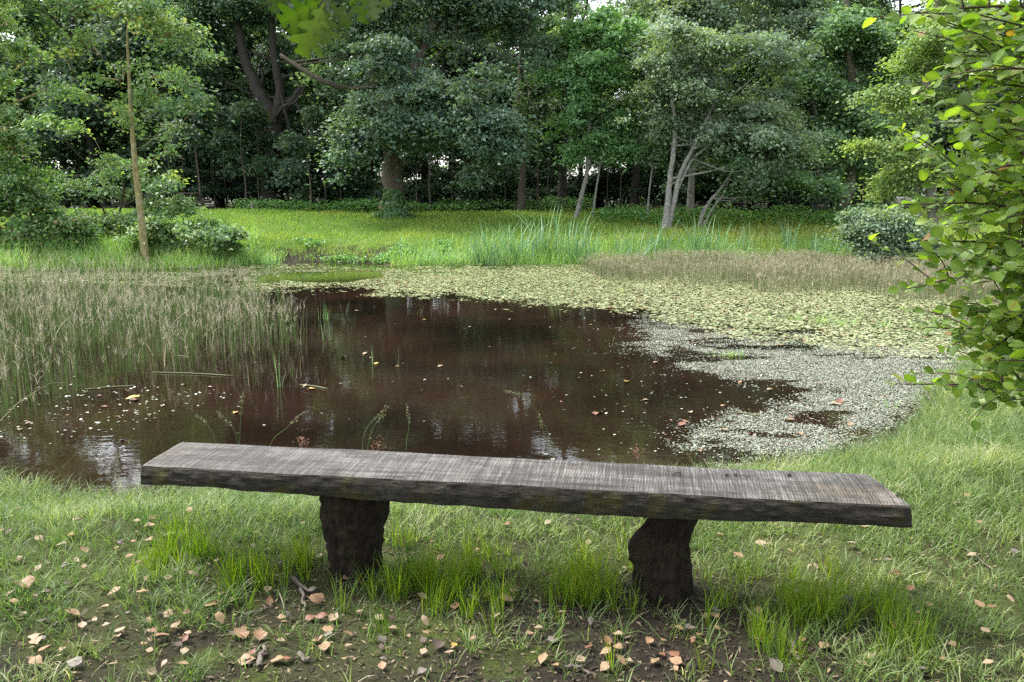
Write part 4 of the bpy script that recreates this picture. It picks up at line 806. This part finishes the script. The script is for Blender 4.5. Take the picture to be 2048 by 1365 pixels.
lawn('bank_edge_grass', 'long flopping grass on the right bank and near shore', 7500, 14, (1.3, 8.5), (3.0, 12.5), M['grass'], lambda x, y, sd: .08 + .30 * fbm(x, y, .5, 141) * sstep(.6, 2.4, x - 1.3) + .03 * sstep(.8, .2, sd),
     lambda x, y, sd: np.clip(sstep(1.2, 2.2, x + .35 * (y - 3)), 0, 1) * np.where(sd < 1.8, 1, .55), lambda x, y: .30 + 1.2 * (fbm(x, y, .35, 151) - .45), .0052, (.4, 1.3), .05)
lawn('shore_grass', 'ragged grass hanging over the near waterline', 1500, 12, (-4.5, 1.8), (4.0, 6.2), M['grass'], lambda x, y, sd: .11 + .12 * fbm(x, y, .4, 161),
     lambda x, y, sd: sstep(.75, .1, sd), lambda x, y: .36 + .9 * (fbm(x, y, .4, 171) - .45), .0042, (.3, 1.1), .04)

# small litter: bark crumbs, broken stems, needles
N = 42000; x, y = rng.uniform(-3.2, 3.2, N), rng.uniform(1.5, 4.6, N); keep = rng.random(N) < np.clip(1.25 - .5 * bare(x, y), .18, 1); x, y = x[keep], y[keep]; N = len(x); mb = MB()
leaf_quads(mb, np.stack([x, y, ground(x, y) + .004 + .004 * rng.random(N)], -1), rand_dir(N) * [1, 1, .2], np.stack([rng.normal(0, .3, N), rng.normal(0, .3, N), np.ones(N)], -1), rng.uniform(.006, .036, N) * rng.choice([.6, 1, 1.3], N), rng.uniform(.003, .010, N), rng.random(N) ** 1.6)
M['crumb'] = leafmat('litter_crumb', [(0, (.015, .011, .008)), (.6, (.045, .036, .025)), (1, (.14, .11, .07))], transl=0, rough=.9, spec=.2)
tag(mb.build('leaf_litter', M['crumb']), 'fine brown litter on the trodden soil', 'litter', kind='stuff')

# ---------------------------------------------------------------- fallen leaves on the ground, one by one
ovate = np.array([.04, .42, .78, .97, 1., .93, .80, .60, .36, .14, .0])
def leaf_mesh(mat, curl, fold, asp, seed):
    mb = MB(); pr = ovate * (1 + .06 * np.sin(np.arange(11) * 2.2 + seed)); 
    leaf_grid(mb, np.array([[-.5, 0, 0.]]), np.array([[1., 0, .0]]), np.array([[0, 0, 1.]]), 1., asp, np.array([.5]), pr, curl, fold)
    V = mb.V[0]; V[:, 2] -= V[:, 2].min(); V[:, 2] += .015 * np.sin(V[:, 0] * 9 + seed) + .03 * np.sin(V[:, 1] * 11 + seed * 2)
    tube(mb, [(-.5, 0, V[15, 2]), (-.68, .02, V[15, 2] * .6), (-.85, .07, .02)], [.018, .014, .012], 5)
    return mb.mesh('fallen_leaf', mat)
VAR = {}
for cname in LM:
    VAR[cname] = [leaf_mesh(LM[cname], cu, fo, asp, sd) for cu, fo, asp, sd in ((.12, .15, .78, 1), (-.35, .3, .72, 2), (.45, -.35, .66, 3), (-.1, .55, .8, 4))]
FORM = ['flat', 'upturned', 'arched', 'folded']
spots = [(283,1212,56,0),(418,1230,40,0),(230,1200,34,0),(95,1322,44,1),(75,1340,40,1),(165,1315,44,4),(150,1345,60,5),(70,1293,34,2),(75,1300,40,1),(145,1242,40,1),(40,1185,44,1),(60,1187,50,1),(210,1228,30,0),(298,1250,26,0),(240,1278,34,2),(236,1286,28,2),(305,1283,28,2),(322,1297,50,1),(357,1310,24,3),(372,1290,24,3),(376,1278,20,2),(340,1242,30,0),(355,1263,32,0),(374,1249,20,3),(405,1285,20,3),(434,1227,26,3),(440,1257,40,1),(448,1200,32,1),(480,1277,46,0),(490,1280,30,1),(495,1330,50,0),(520,1285,70,1),(565,1248,24,0),(568,1259,26,0),(557,1328,40,0),(562,1297,22,2),(634,1221,46,1),(638,1208,30,1),(640,1247,34,3),(668,1248,34,2),(637,1297,36,2),(652,1310,40,0),(658,1276,36,0),(690,1332,24,0),(720,1240,28,2),(758,1252,32,2),(844,1202,28,2),(850,1262,30,6),(875,1308,42,3),(911,1225,32,1),(908,1302,24,4),(900,1320,26,2),(945,1290,20,1),(975,1204,22,4),(1015,1216,40,0),(520,1167,24,1),(390,1175,26,2),(485,1150,20,2),(295,1170,26,1),(275,1053,22,2),(305,1050,26,1),(300,1060,30,0),(145,1082,24,4),(155,1055,20,1),(270,1098,24,1),(300,1092,28,1),(340,1085,34,2),(590,1040,28,0),(380,1035,20,1),(430,1040,22,1),(260,1122,24,1),(170,1120,26,1),(150,1135,26,2),(125,1108,26,2),(80,1090,26,2),(20,1048,22,2),(40,1030,18,1),(1059,1282,24,1),(1076,1274,24,2),(1106,1288,32,5),(1086,1335,36,1),(1123,1242,20,2),(1180,1262,24,5),(1210,1319,34,0),(1234,1282,28,2),(1240,1334,34,1),(1298,1294,28,1),(1327,1303,22,1),(1350,1338,38,1),(1350,1318,34,3),(1342,1270,20,3),(1380,1268,30,5),(1427,1247,32,1),(1435,1270,22,1),(1645,1312,34,0),(1725,1345,36,2),(1955,1222,34,1),(1940,1120,26,2),(1790,1160,30,3),(1775,1130,28,5),(1725,1065,30,2),(1520,1096,34,2),(1475,1128,28,1),(1930,1005,30,1),(1940,1015,30,2),(1915,1020,26,2),(1550,1345,44,5),(1820,1190,28,3),(1690,1215,28,3),(1235,1045,22,3),(1190,1035,22,2),(1095,1060,22,2),(1700,1100,30,2),(1770,1050,24,1)]
CN = ['tan', 'pinkish', 'pale', 'russet', 'yellow', 'grey brown', 'pale']
for k in range(175):
    u = rng.uniform(0, 2048) if k % 3 else rng.uniform(0, 900); v = 1040 + 320 * rng.random() ** .8
    spots.append((u, v, rng.uniform(16, 30) * (.6 + .55 * (v - 1000) / 365), int(rng.choice([0, 1, 1, 2, 3, 3, 5, 6]))))
recs = []
for k, (u, v, szpx, ci) in enumerate(spots):
    p = on_ground(u, v, 1.5, 7.); dep = p[1] * cp - (p[2] - HC) * sp; size = min(szpx, 44) * .80 / F * dep
    if signed(p[0], p[1]) < .1: continue
    cn = CN[ci] if not (ci == 3 and k % 3 == 0) else 'dark brown'; fi = int(rng.choice(4, p=[.45, .25, .15, .15]))
    o = bpy.data.objects.new('fallen_leaf', VAR[cn][fi]); COL.objects.link(o)
    bo = float(np.clip((bare(p[0], p[1]) - .6), 0, 1)) * .02
    o.location = (p[0], p[1], p[2] + .008 + bo * rng.random() + .006); o.rotation_euler = (rng.normal(0, .18), rng.normal(0, .18), rng.uniform(0, 6.28)); o.scale = (size,) * 3
    recs.append([o, cn, FORM[fi], p])
ANC = [('the left bench leg', BENCH_C[0]), ('the right bench leg', BENCH_C[1]), ('the left bench end', np.array([-1.53, 3.2])), ('the right bench end', np.array([1.44, 2.8]))]
from collections import defaultdict
grp = defaultdict(list)
for r in recs:
    a = min(range(4), key=lambda q: np.hypot(*(r[3][:2] - ANC[q][1]))); grp[(r[1], r[2], a)].append((float(np.hypot(*(r[3][:2] - ANC[a][1]))), r))
OR = ['nearest', 'second nearest', 'third nearest', 'fourth nearest', 'fifth nearest', 'sixth nearest', 'seventh nearest', 'eighth nearest', 'ninth nearest', 'tenth nearest', 'eleventh nearest', 'twelfth nearest', 'thirteenth nearest', 'fourteenth nearest', 'fifteenth nearest']
for (cn, fm, a), L in grp.items():
    L.sort(key=lambda q: q[0])
    for k, (dd, r) in enumerate(L):
        lab = '%s %s fallen leaf, %s' % (fm, cn, ('the one such leaf near ' if len(L) == 1 else OR[min(k, 14)] + ' of these to ') + ANC[a][0]); tag(r[0], lab, 'leaf', 'fallen leaves on the ground')
# floating autumn leaves
fl_ = [(688, 716, 14, 3), (730, 708, 10, 2), (880, 733, 12, 0), (715, 622, 9, 2), (752, 728, 12, 4), (795, 733, 9, 4), (472, 826, 12, 4), (625, 778, 14, 4), (610, 772, 10, 2), (245, 880, 12, 4), (265, 797, 26, 4), (270, 801, 16, 3), (325, 812, 9, 2), (200, 792, 10, 3), (210, 814, 12, 3), (57, 848, 14, 3), (1190, 828, 16, 3), (1200, 826, 14, 0), (1253, 764, 12, 4), (1380, 826, 14, 2), (1370, 845, 16, 1), (1480, 765, 10, 1), (1365, 850, 18, 3), (1680, 805, 18, 3), (1670, 810, 20, 6), (1580, 840, 16, 1), (1445, 812, 10, 0), (1110, 690, 8, 4), (1105, 700, 9, 0), (1310, 725, 9, 2), (1180, 650, 8, 0), (1020, 640, 8, 2), (940, 655, 8, 2), (850, 640, 8, 4), (1540, 780, 12, 2), (1620, 830, 14, 2), (1500, 870, 14, 3), (1600, 868, 14, 0), (1700, 850, 14, 1), (1450, 860, 12, 2), (1290, 800, 10, 2), (1640, 770, 10, 3), (40, 860, 12, 2), (420, 775, 9, 2), (370, 770, 8, 4)]
fl_.sort(key=lambda q: q[0])
cnt = defaultdict(int); tot = defaultdict(int)
for q in fl_: tot[CN[q[3]]] += 1
for (u, v, s, ci) in fl_:
    p = at_z(u, v, ZW + .005); dep = p[1] * cp - (p[2] - HC) * sp; o = bpy.data.objects.new('floating_leaf', VAR[CN[ci]][int(rng.choice([0, 0, 1, 3]))]); COL.objects.link(o)
    o.location = p; o.rotation_euler = (0, 0, rng.uniform(0, 6.28)); o.scale = (s * 1.1 / F * dep,) * 3; cn = CN[ci]; cnt[cn] += 1
    tag(o, '%s leaf floating on the pond, %s of its colour from the left' % (cn, ordn[cnt[cn] - 1]), 'leaf', 'leaves floating on the pond')
# sticks on the soil
for (pts, r, lab) in [([(587, 1170), (605, 1185), (628, 1198)], .009, 'forked grey stick lying by the left bench leg'), ([(603, 1187), (605, 1205), (612, 1228)], .008, 'short grey stick branching toward the camera by the left leg'), ([(395, 1215), (415, 1197), (432, 1180)], .005, 'thin pale stick left of the forked grey stick'), ([(470, 1235), (505, 1236), (540, 1228)], .004, 'thin dark stick on the soil below the forked stick'), ([(520, 1345), (527, 1325), (532, 1312)], .010, 'thick grey stick at the bottom edge of the photo'), ([(285, 1268), (292, 1255), (275, 1245)], .004, 'thin crooked twig in the grass at lower left'), ([(920, 1210), (935, 1195), (945, 1185)], .004, 'pale twig slanting on soil between the bench legs'), ([(1580, 1300), (1588, 1315), (1600, 1330)], .009, 'grey stick right of the mossy patch'), ([(1870, 1080), (1930, 1110), (2000, 1160)], .005, 'long thin stem lying in the grass at right'), ([(1490, 1225), (1510, 1245), (1550, 1262)], .006, 'dark curled stick among brown leaves by the lush grass'), ([(1130, 1345), (1160, 1348), (1180, 1360)], .007, 'dark stick at the bottom edge below the right leg'), ([(600, 1320), (612, 1330), (620, 1333)], .009, 'short stub of stick near the bottom edge')]:
    P = np.array([on_ground(u, v, 1.5, 7) for u, v in pts]); A = P[0].copy(); P = spline(P, 10); P[:, 2] += r + .006; P[1:-1] += rng.normal(size=(8, 3)) * r * .5; mb = MB(); tube(mb, P - A, np.linspace(r, r * .6, 10), 7, wob=.08); tag(mb.build('stick', M['deadwood'], loc=A), lab, 'stick')

# grass stalks standing up against the water behind the bench
G = 'grass stalks behind the bench'
for (pts, d, lab) in [([(480, 900), (481, 840), (485, 785)], 4.4, 'tallest straight green grass stalk behind the bench'), ([(478, 900), (465, 855), (435, 825)], 4.3, 'grass stalk curving left behind the bench'), ([(432, 895), (415, 850), (390, 830)], 4.3, 'leftmost arched grass stalk behind the bench'), ([(540, 895), (575, 855), (608, 822)], 4.4, 'grass stalk slanting right behind the bench'), ([(725, 900), (735, 855), (778, 812)], 4.4, 'arched grass stalk, left of the pair behind the bench'), ([(735, 900), (750, 850), (770, 830)], 4.4, 'short arched stalk close to the pair behind the bench'), ([(812, 900), (818, 850), (812, 808)], 4.4, 'upright stalk right of the pair behind the bench'), ([(1105, 912), (1090, 850), (1050, 795), (1010, 782)], 4.2, 'long arched stalk bending left over the open water'), ([(1100, 912), (1085, 860), (1078, 830)], 4.2, 'short stalk beside the long arched one'), ([(1390, 920), (1400, 880), (1425, 850)], 4.2, 'thin stalk near the silvery weed behind the bench'), ([(110, 960), (150, 910), (205, 885)], 4.9, 'grass stalk leaning right left of the bench'), ([(200, 980), (225, 930), (262, 880)], 4.8, 'feathery stalk on the left shore near the bench end')]:
    A = at_d(*pts[0], d); gz = float(ground(A[0], A[1])); P = np.array([at_d(u, v, d + .03 * q) for q, (u, v) in enumerate(pts)]); A[2] = gz
    P = np.vstack([A, P]); S = spline(P, 14); root = thing('grass_stalk', lab, 'grass', A, 0, G); mb = MB(); tube(mb, S - A, np.linspace(.0019, .0011, 14), 5, var=.42); mb.build('stem', M['reed'], root)
    hd = MB(); K = 26; t = rng.uniform(.72, 1, K); q = np.stack([np.interp(t, np.linspace(0, 1, 14), S[:, e]) for e in range(3)], -1) - A
    leaf_quads(hd, q + rng.normal(size=(K, 3)) * .006, rng.normal(size=(K, 3)) * .5 + [0, 0, .6], rand_dir(K), .016, .005, rng.random(K)); hd.build('seed_head', M['rush'], root)
for (u, v, nb, h, lab, leaf) in [(820, 1150, 22, .36, 'dark rush tuft right of the left bench leg', 'ivy'), (635, 1120, 14, .30, 'dark rush tuft left of the left bench leg', 'ivy'), (1245, 1110, 14, .28, 'tall thin grass tuft left of the right bench leg', 'lush')]:
    p = on_ground(u, v, 2, 6); root = thing('rush_tuft', lab, 'rush', p, 0, 'tufts beside the bench legs'); mb = MB(); a = rng.uniform(0, 2 * PI, nb); r = .04 * rng.random(nb)
    blades(mb, np.stack([r * np.cos(a), r * np.sin(a), 0 * r - .02], -1), h * rng.uniform(.5, 1.1, nb), .0035, a, rng.uniform(.05, .45, nb), rng.random(nb), droop=1.3); mb.build('leaves', M[leaf], root)
G = 'dry flower heads behind the bench'
for (u, v, d, lab) in [(605, 885, 4.2, 'reddish dry flower head behind the bench, leftmost'), (755, 890, 4.2, 'reddish dry flower head behind the bench, middle'), (1270, 905, 4.1, 'reddish dry flower head behind the bench, rightmost')]:
    A = at_d(u, v + 20, d); gz = float(ground(A[0], A[1])); A[2] = gz; T0 = at_d(u, v, d) - A; root = thing('dry_flower', lab, 'plant', A, 0, G); mb = MB(); tube(mb, spline([(0, 0, 0), T0 * .6, T0], 6), .0022, 5); mb.build('stem', M['bark_twig'], root)
    hd = MB(); tube(hd, [T0 * .75, T0 * 1.02], .0015, 4); K = 70; q = T0 + rng.normal(size=(K, 3)) * [.02, .02, .024]; leaf_quads(hd, q, rand_dir(K), rand_dir(K), .012, .007, rng.random(K))
    for k in range(9): tube(hd, [T0 * .8, T0 + rng.normal(size=3) * [.025, .022, .025]], .001, 3)
    hd.build('seed_head', LM['russet'], root)

# ---------------------------------------------------------------- near alder branches at the right edge
base = np.array([2.75, 3.5, 0.0]); base[2] = float(ground(base[0], base[1]))
al = thing('alder_bush', 'near alder bush with glowing round leaves filling the right edge', 'bush', base)
wood = MB(); lv = MB()
alder_prof = np.array([.05, .55, .86, 1., .98, .86, .62, .28])
stemsA = [spline([(0, 0, -.1), (.05, 0, .6), (-.05, .05, 1.4), (.0, 0, 2.4), (-.1, 0, 3.2)], 14), spline([(0.1, .1, -.1), (.3, .3, .8), (.2, .5, 1.7), (.1, .5, 2.8)], 14), spline([(0, -.1, -.1), (-.1, -.2, .5), (-.15, -.2, 1.2), (-.1, -.3, 1.9)], 14)]
for S in stemsA: tube(wood, S, np.linspace(.035, .012, 14), 8, wob=.04)
def twig_leaves(S, n, ls):
    t = np.linspace(.18, 1, n); P = np.stack([np.interp(t, np.linspace(0, 1, len(S)), S[:, e]) for e in range(3)], -1)
    T = unit(np.gradient(S, axis=0)); tt = np.stack([np.interp(t, np.linspace(0, 1, len(S)), T[:, e]) for e in range(3)], -1)
    up = np.array([0, 0, 1.]); sd = unit(np.cross(tt, up)); sg = np.where(np.arange(n) % 2 == 0, 1., -1.)[:, None]
    tip = unit(tt * .55 + sd * sg * .8 + rng.normal(size=(n, 3)) * .35 + [0, 0, .05]); nor = np.array([-.1, -.5, .9]) + rng.normal(size=(n, 3)) * .45
    L = ls * rng.uniform(.55, 1.15, n); st = P + tip * .012
    leaf_grid(lv, st, tip, nor, L, L * rng.uniform(.78, .92, n), np.clip(rng.normal(.45, .22, n), 0, 1) , alder_prof, rng.uniform(-.05, .3, n), rng.uniform(.05, .35, n))
ends = [(1745, 35, 3.2), (1830, 25, 3.0), (1905, 55, 3.3), (1960, 30, 2.9), (1900, 110, 3.1), (1950, 160, 3.2), (1890, 130, 3.4), (1870, 245, 3.2), (1925, 210, 3.0), (1985, 130, 2.8), (1868, 345, 3.2), (1925, 300, 3.3), (1960, 260, 2.9), (2010, 220, 2.8), (1805, 408, 3.2), (1850, 395, 3.4), (1905, 380, 3.1), (1960, 350, 3.0), (2010, 330, 2.8), (1835, 480, 3.2), (1890, 450, 3.3), (1940, 430, 3.1), (1990, 440, 2.9), (1805, 580, 3.1), (1835, 520, 3.3), (1880, 540, 3.2), (1930, 520, 3.0), (1985, 540, 2.9), (2030, 480, 2.8), (1850, 655, 3.3), (1890, 610, 3.2), (1945, 620, 3.1), (2000, 630, 2.9), (1780, 768, 3.2), (1905, 690, 3.2), (1950, 720, 3.1), (1890, 770, 3.2), (2000, 720, 3.0), (2030, 780, 2.9), (1960, 785, 3.1), (2035, 600, 2.8), (2035, 380, 2.8), (2030, 100, 2.8), (2035, 280, 2.9), (1990, 60, 3.1)]
ends += [(rng.uniform(1905 + 40 * abs(math.sin(q)), 2090), 10 + 780 * (q + rng.random()) / 17, rng.uniform(3.0, 3.9)) for q in range(17)]
ends += [(rng.uniform(2180, 2650), 10 + 740 * (q + rng.random()) / 22, rng.uniform(3.2, 4.3)) for q in range(22)]
for (u, v, d) in ends:
    E = at_d(u, v, d) - base; S0 = stemsA[rng.integers(3)]; k = int(np.argmin(np.abs(S0[:, 2] - (E[2] - .25)))); A = S0[k]
    mid = A * .5 + E * .5 + np.array([0, rng.normal(0, .08), .10 + rng.normal(0, .05)]); S = spline([A, mid, E], 12); tube(wood, S, np.linspace(.010, .0025, 12), 5)
    n = int(np.linalg.norm(E - A) / .036); twig_leaves(S, n, .057)
    for q in range(6):
        f = rng.uniform(.3, .9); B = S[int(f * 11)]; dirv = unit(S[-1] - S[0]); E2 = B + (dirv * rng.uniform(.5, 1) + rng.normal(size=3) * [.5, .6, .5]) * rng.uniform(.12, .26); S2 = spline([B, (B + E2) / 2 + [0, 0, .02], E2], 6); tube(wood, S2, np.linspace(.004, .002, 6), 4); twig_leaves(S2, max(4, int(np.linalg.norm(E2 - B) / .03)), .054)
wood.build('branches', M['bark_twig'], al); lv.build('foliage', M['bush'], al)

# ---------------------------------------------------------------- oak twig hanging in from above
tw = np.array([at_d(655, -320, 1.75), at_d(650, -150, 1.6), at_d(640, -40, 1.52), at_d(645, 20, 1.5)]); A = tw[0].copy()
A = np.array([-2.2, -4.5, float(ground(-2.2, -4.5))])
ob = thing('oak_tree', 'overhead oak, only its twig of lobed backlit leaves hanging in at the top edge', 'tree', A)
wo_ = MB(); cr_ = MB(); S0 = spline([(0, 0, -.2), (.05, .1, 1.5), (0, .2, 3.2), (.2, .2, 5.5), (.3, .3, 8)], 20); tube(wo_, S0, np.linspace(.34, .1, 20), 12, wob=.04)
LB = [(x_, y_, z_, 2.6, 2.2, 1.2) for x_, y_, z_ in ((-3, 1, 5), (0, 1.5, 5.2), (3, 1.5, 5), (5.5, .5, 5.4), (-5.5, 0, 5.6), (-2, -2, 6.5), (2, -2, 6.8), (5, -2, 6.4), (0, 0, 8.5), (3, 0, 8), (-3.5, 0, 8), (1, -4, 6), (8, 0, 5.6), (-8, -1, 5.6), (-1.5, 4, 4.6), (1.5, 4.2, 4.7), (4, 3.6, 5), (-4, 3.4, 5), (-3, -4, 5), (4, -4, 5.2), (0, -6, 4.5))]
for l in LB: tube(wo_, spline([S0[9], (S0[9] + np.array(l[:3])) / 2 + [0, 0, -.3], l[:3]], 8), np.linspace(.11, .03, 8), 6)
tube(wo_, spline([S0[8], np.array([1.2, 2.6, 3.4]), tw[0] - A], 16), np.linspace(.07, .008, 16), 7)
crown(LB, 820, 70, .16, cr_, wo_, csize=(.5, .9)); wo_.build('trunk', M['bark_oak'], ob); cr_.build('crown', M['oak'], ob)
mb = MB(); tube(mb, spline(tw, 14) - A, np.linspace(.008, .003, 14), 6); q = np.array([at_d(650, -150, 1.6), at_d(720, -60, 1.55), at_d(745, -20, 1.55)]); tube(mb, spline(q, 8) - A, np.linspace(.005, .002, 8), 6)
q2 = np.array([at_d(650, -120, 1.6), at_d(590, -60, 1.5), at_d(570, -10, 1.5)]); tube(mb, spline(q2, 8) - A, np.linspace(.005, .002, 8), 6); mb.build('twig', M['bark_twig'], ob)
tt = np.linspace(0, 1, 60); core = np.interp(tt, [0, .08, .5, .8, .93, 1], [.04, .08, .24, .34, .22, 0]); oakp = core.copy()
for tc_, wc_, hc_ in ((.20, .42, .075), (.44, .84, .095), (.70, 1.0, .10), (.90, .48, .08)): oakp = np.maximum(oakp, wc_ * np.clip(1 - ((tt - tc_) / hc_) ** 2, 0, 1) ** .42)
oakp[-1] = 0
for (u0, v0, u1, v1, d, v) in [(645, 0, 560, 45, 1.5, .5), (648, 5, 606, 110, 1.47, .75), (650, 10, 655, 92, 1.52, .9), (655, 0, 700, 52, 1.5, .6), (640, -20, 665, 30, 1.56, .15), (600, -40, 545, 20, 1.55, .3), (570, -15, 600, 35, 1.58, .1), (740, -40, 725, 45, 1.55, .55), (745, -30, 778, 12, 1.54, .8), (735, -30, 700, 10, 1.58, .35), (690, -60, 690, 5, 1.6, .2), (620, -70, 625, 0, 1.6, .2), (652, 12, 633, 78, 1.50, .65), (640, -10, 585, 70, 1.55, .3), (738, -20, 752, 40, 1.52, .7), (660, -30, 610, 60, 1.6, .1)]:
    a, b = at_d(u0, v0, d), at_d(u1, v1, d - .02); mb = MB(); L = float(np.linalg.norm(b - a)); toc = unit(-(a + b) / 2 + np.array([0, 0, HC])) + rng.normal(size=3) * .35
    leaf_grid(mb, np.array([a - A]), np.array([b - a]), np.array([toc]), L, L * .64, np.array([v]), oakp, rng.uniform(-.1, .25), rng.uniform(.0, .3), slant=.45); mb.build('leaf', M['oaktwig'], ob)

# ---------------------------------------------------------------- light, sky, camera
SUN_EL, SUN_AZ = math.radians(55), math.radians(-62)      # azimuth clockwise from +Y
w = bpy.data.worlds.new('World'); scene.world = w; w.use_nodes = True; nd = w.node_tree.nodes; lk = w.node_tree.links; nd.clear()
sky = nd.new('ShaderNodeTexSky'); sky.sky_type = 'NISHITA'; sky.sun_disc = False; sky.sun_elevation = SUN_EL; sky.sun_rotation = SUN_AZ; sky.dust_density = 3.0
hs = nd.new('ShaderNodeHueSaturation'); hs.inputs['Saturation'].default_value = .35; hs.inputs['Value'].default_value = 1.25; lk.new(sky.outputs[0], hs.inputs['Color'])
bg = nd.new('ShaderNodeBackground'); bg.inputs['Strength'].default_value = .15; lk.new(hs.outputs[0], bg.inputs['Color'])
wo = nd.new('ShaderNodeOutputWorld'); lk.new(bg.outputs[0], wo.inputs[0])
sl = bpy.data.lights.new('sun', 'SUN'); sl.energy = 1.5; sl.angle = math.radians(18); sl.color = (1, .96, .88); so = bpy.data.objects.new('sun', sl); COL.objects.link(so)
from mathutils import Vector
so.rotation_euler = Vector((-math.sin(SUN_AZ) * math.cos(SUN_EL), -math.cos(SUN_AZ) * math.cos(SUN_EL), -math.sin(SUN_EL))).to_track_quat('-Z', 'Y').to_euler(); so.location = (10, 15, 30)
cam = bpy.data.cameras.new('camera'); cam.sensor_width = 36; cam.lens = 36 * F / 2048; cam.clip_start = .05; cam.clip_end = 2000
co = bpy.data.objects.new('camera', cam); COL.objects.link(co); co.location = (0, 0, HC); co.rotation_euler = (PI / 2 - PITCH, 0, 0); scene.camera = co
scene.view_settings.view_transform = 'Standard'; scene.view_settings.look = 'None'; scene.view_settings.gamma = 1; scene.view_settings.exposure = 1.8
scene.cycles.use_denoising = False
scene.cycles.sample_clamp_indirect = 3
scene.cycles.max_bounces = 7; scene.cycles.diffuse_bounces = 4; scene.cycles.glossy_bounces = 3; scene.cycles.transmission_bounces = 5
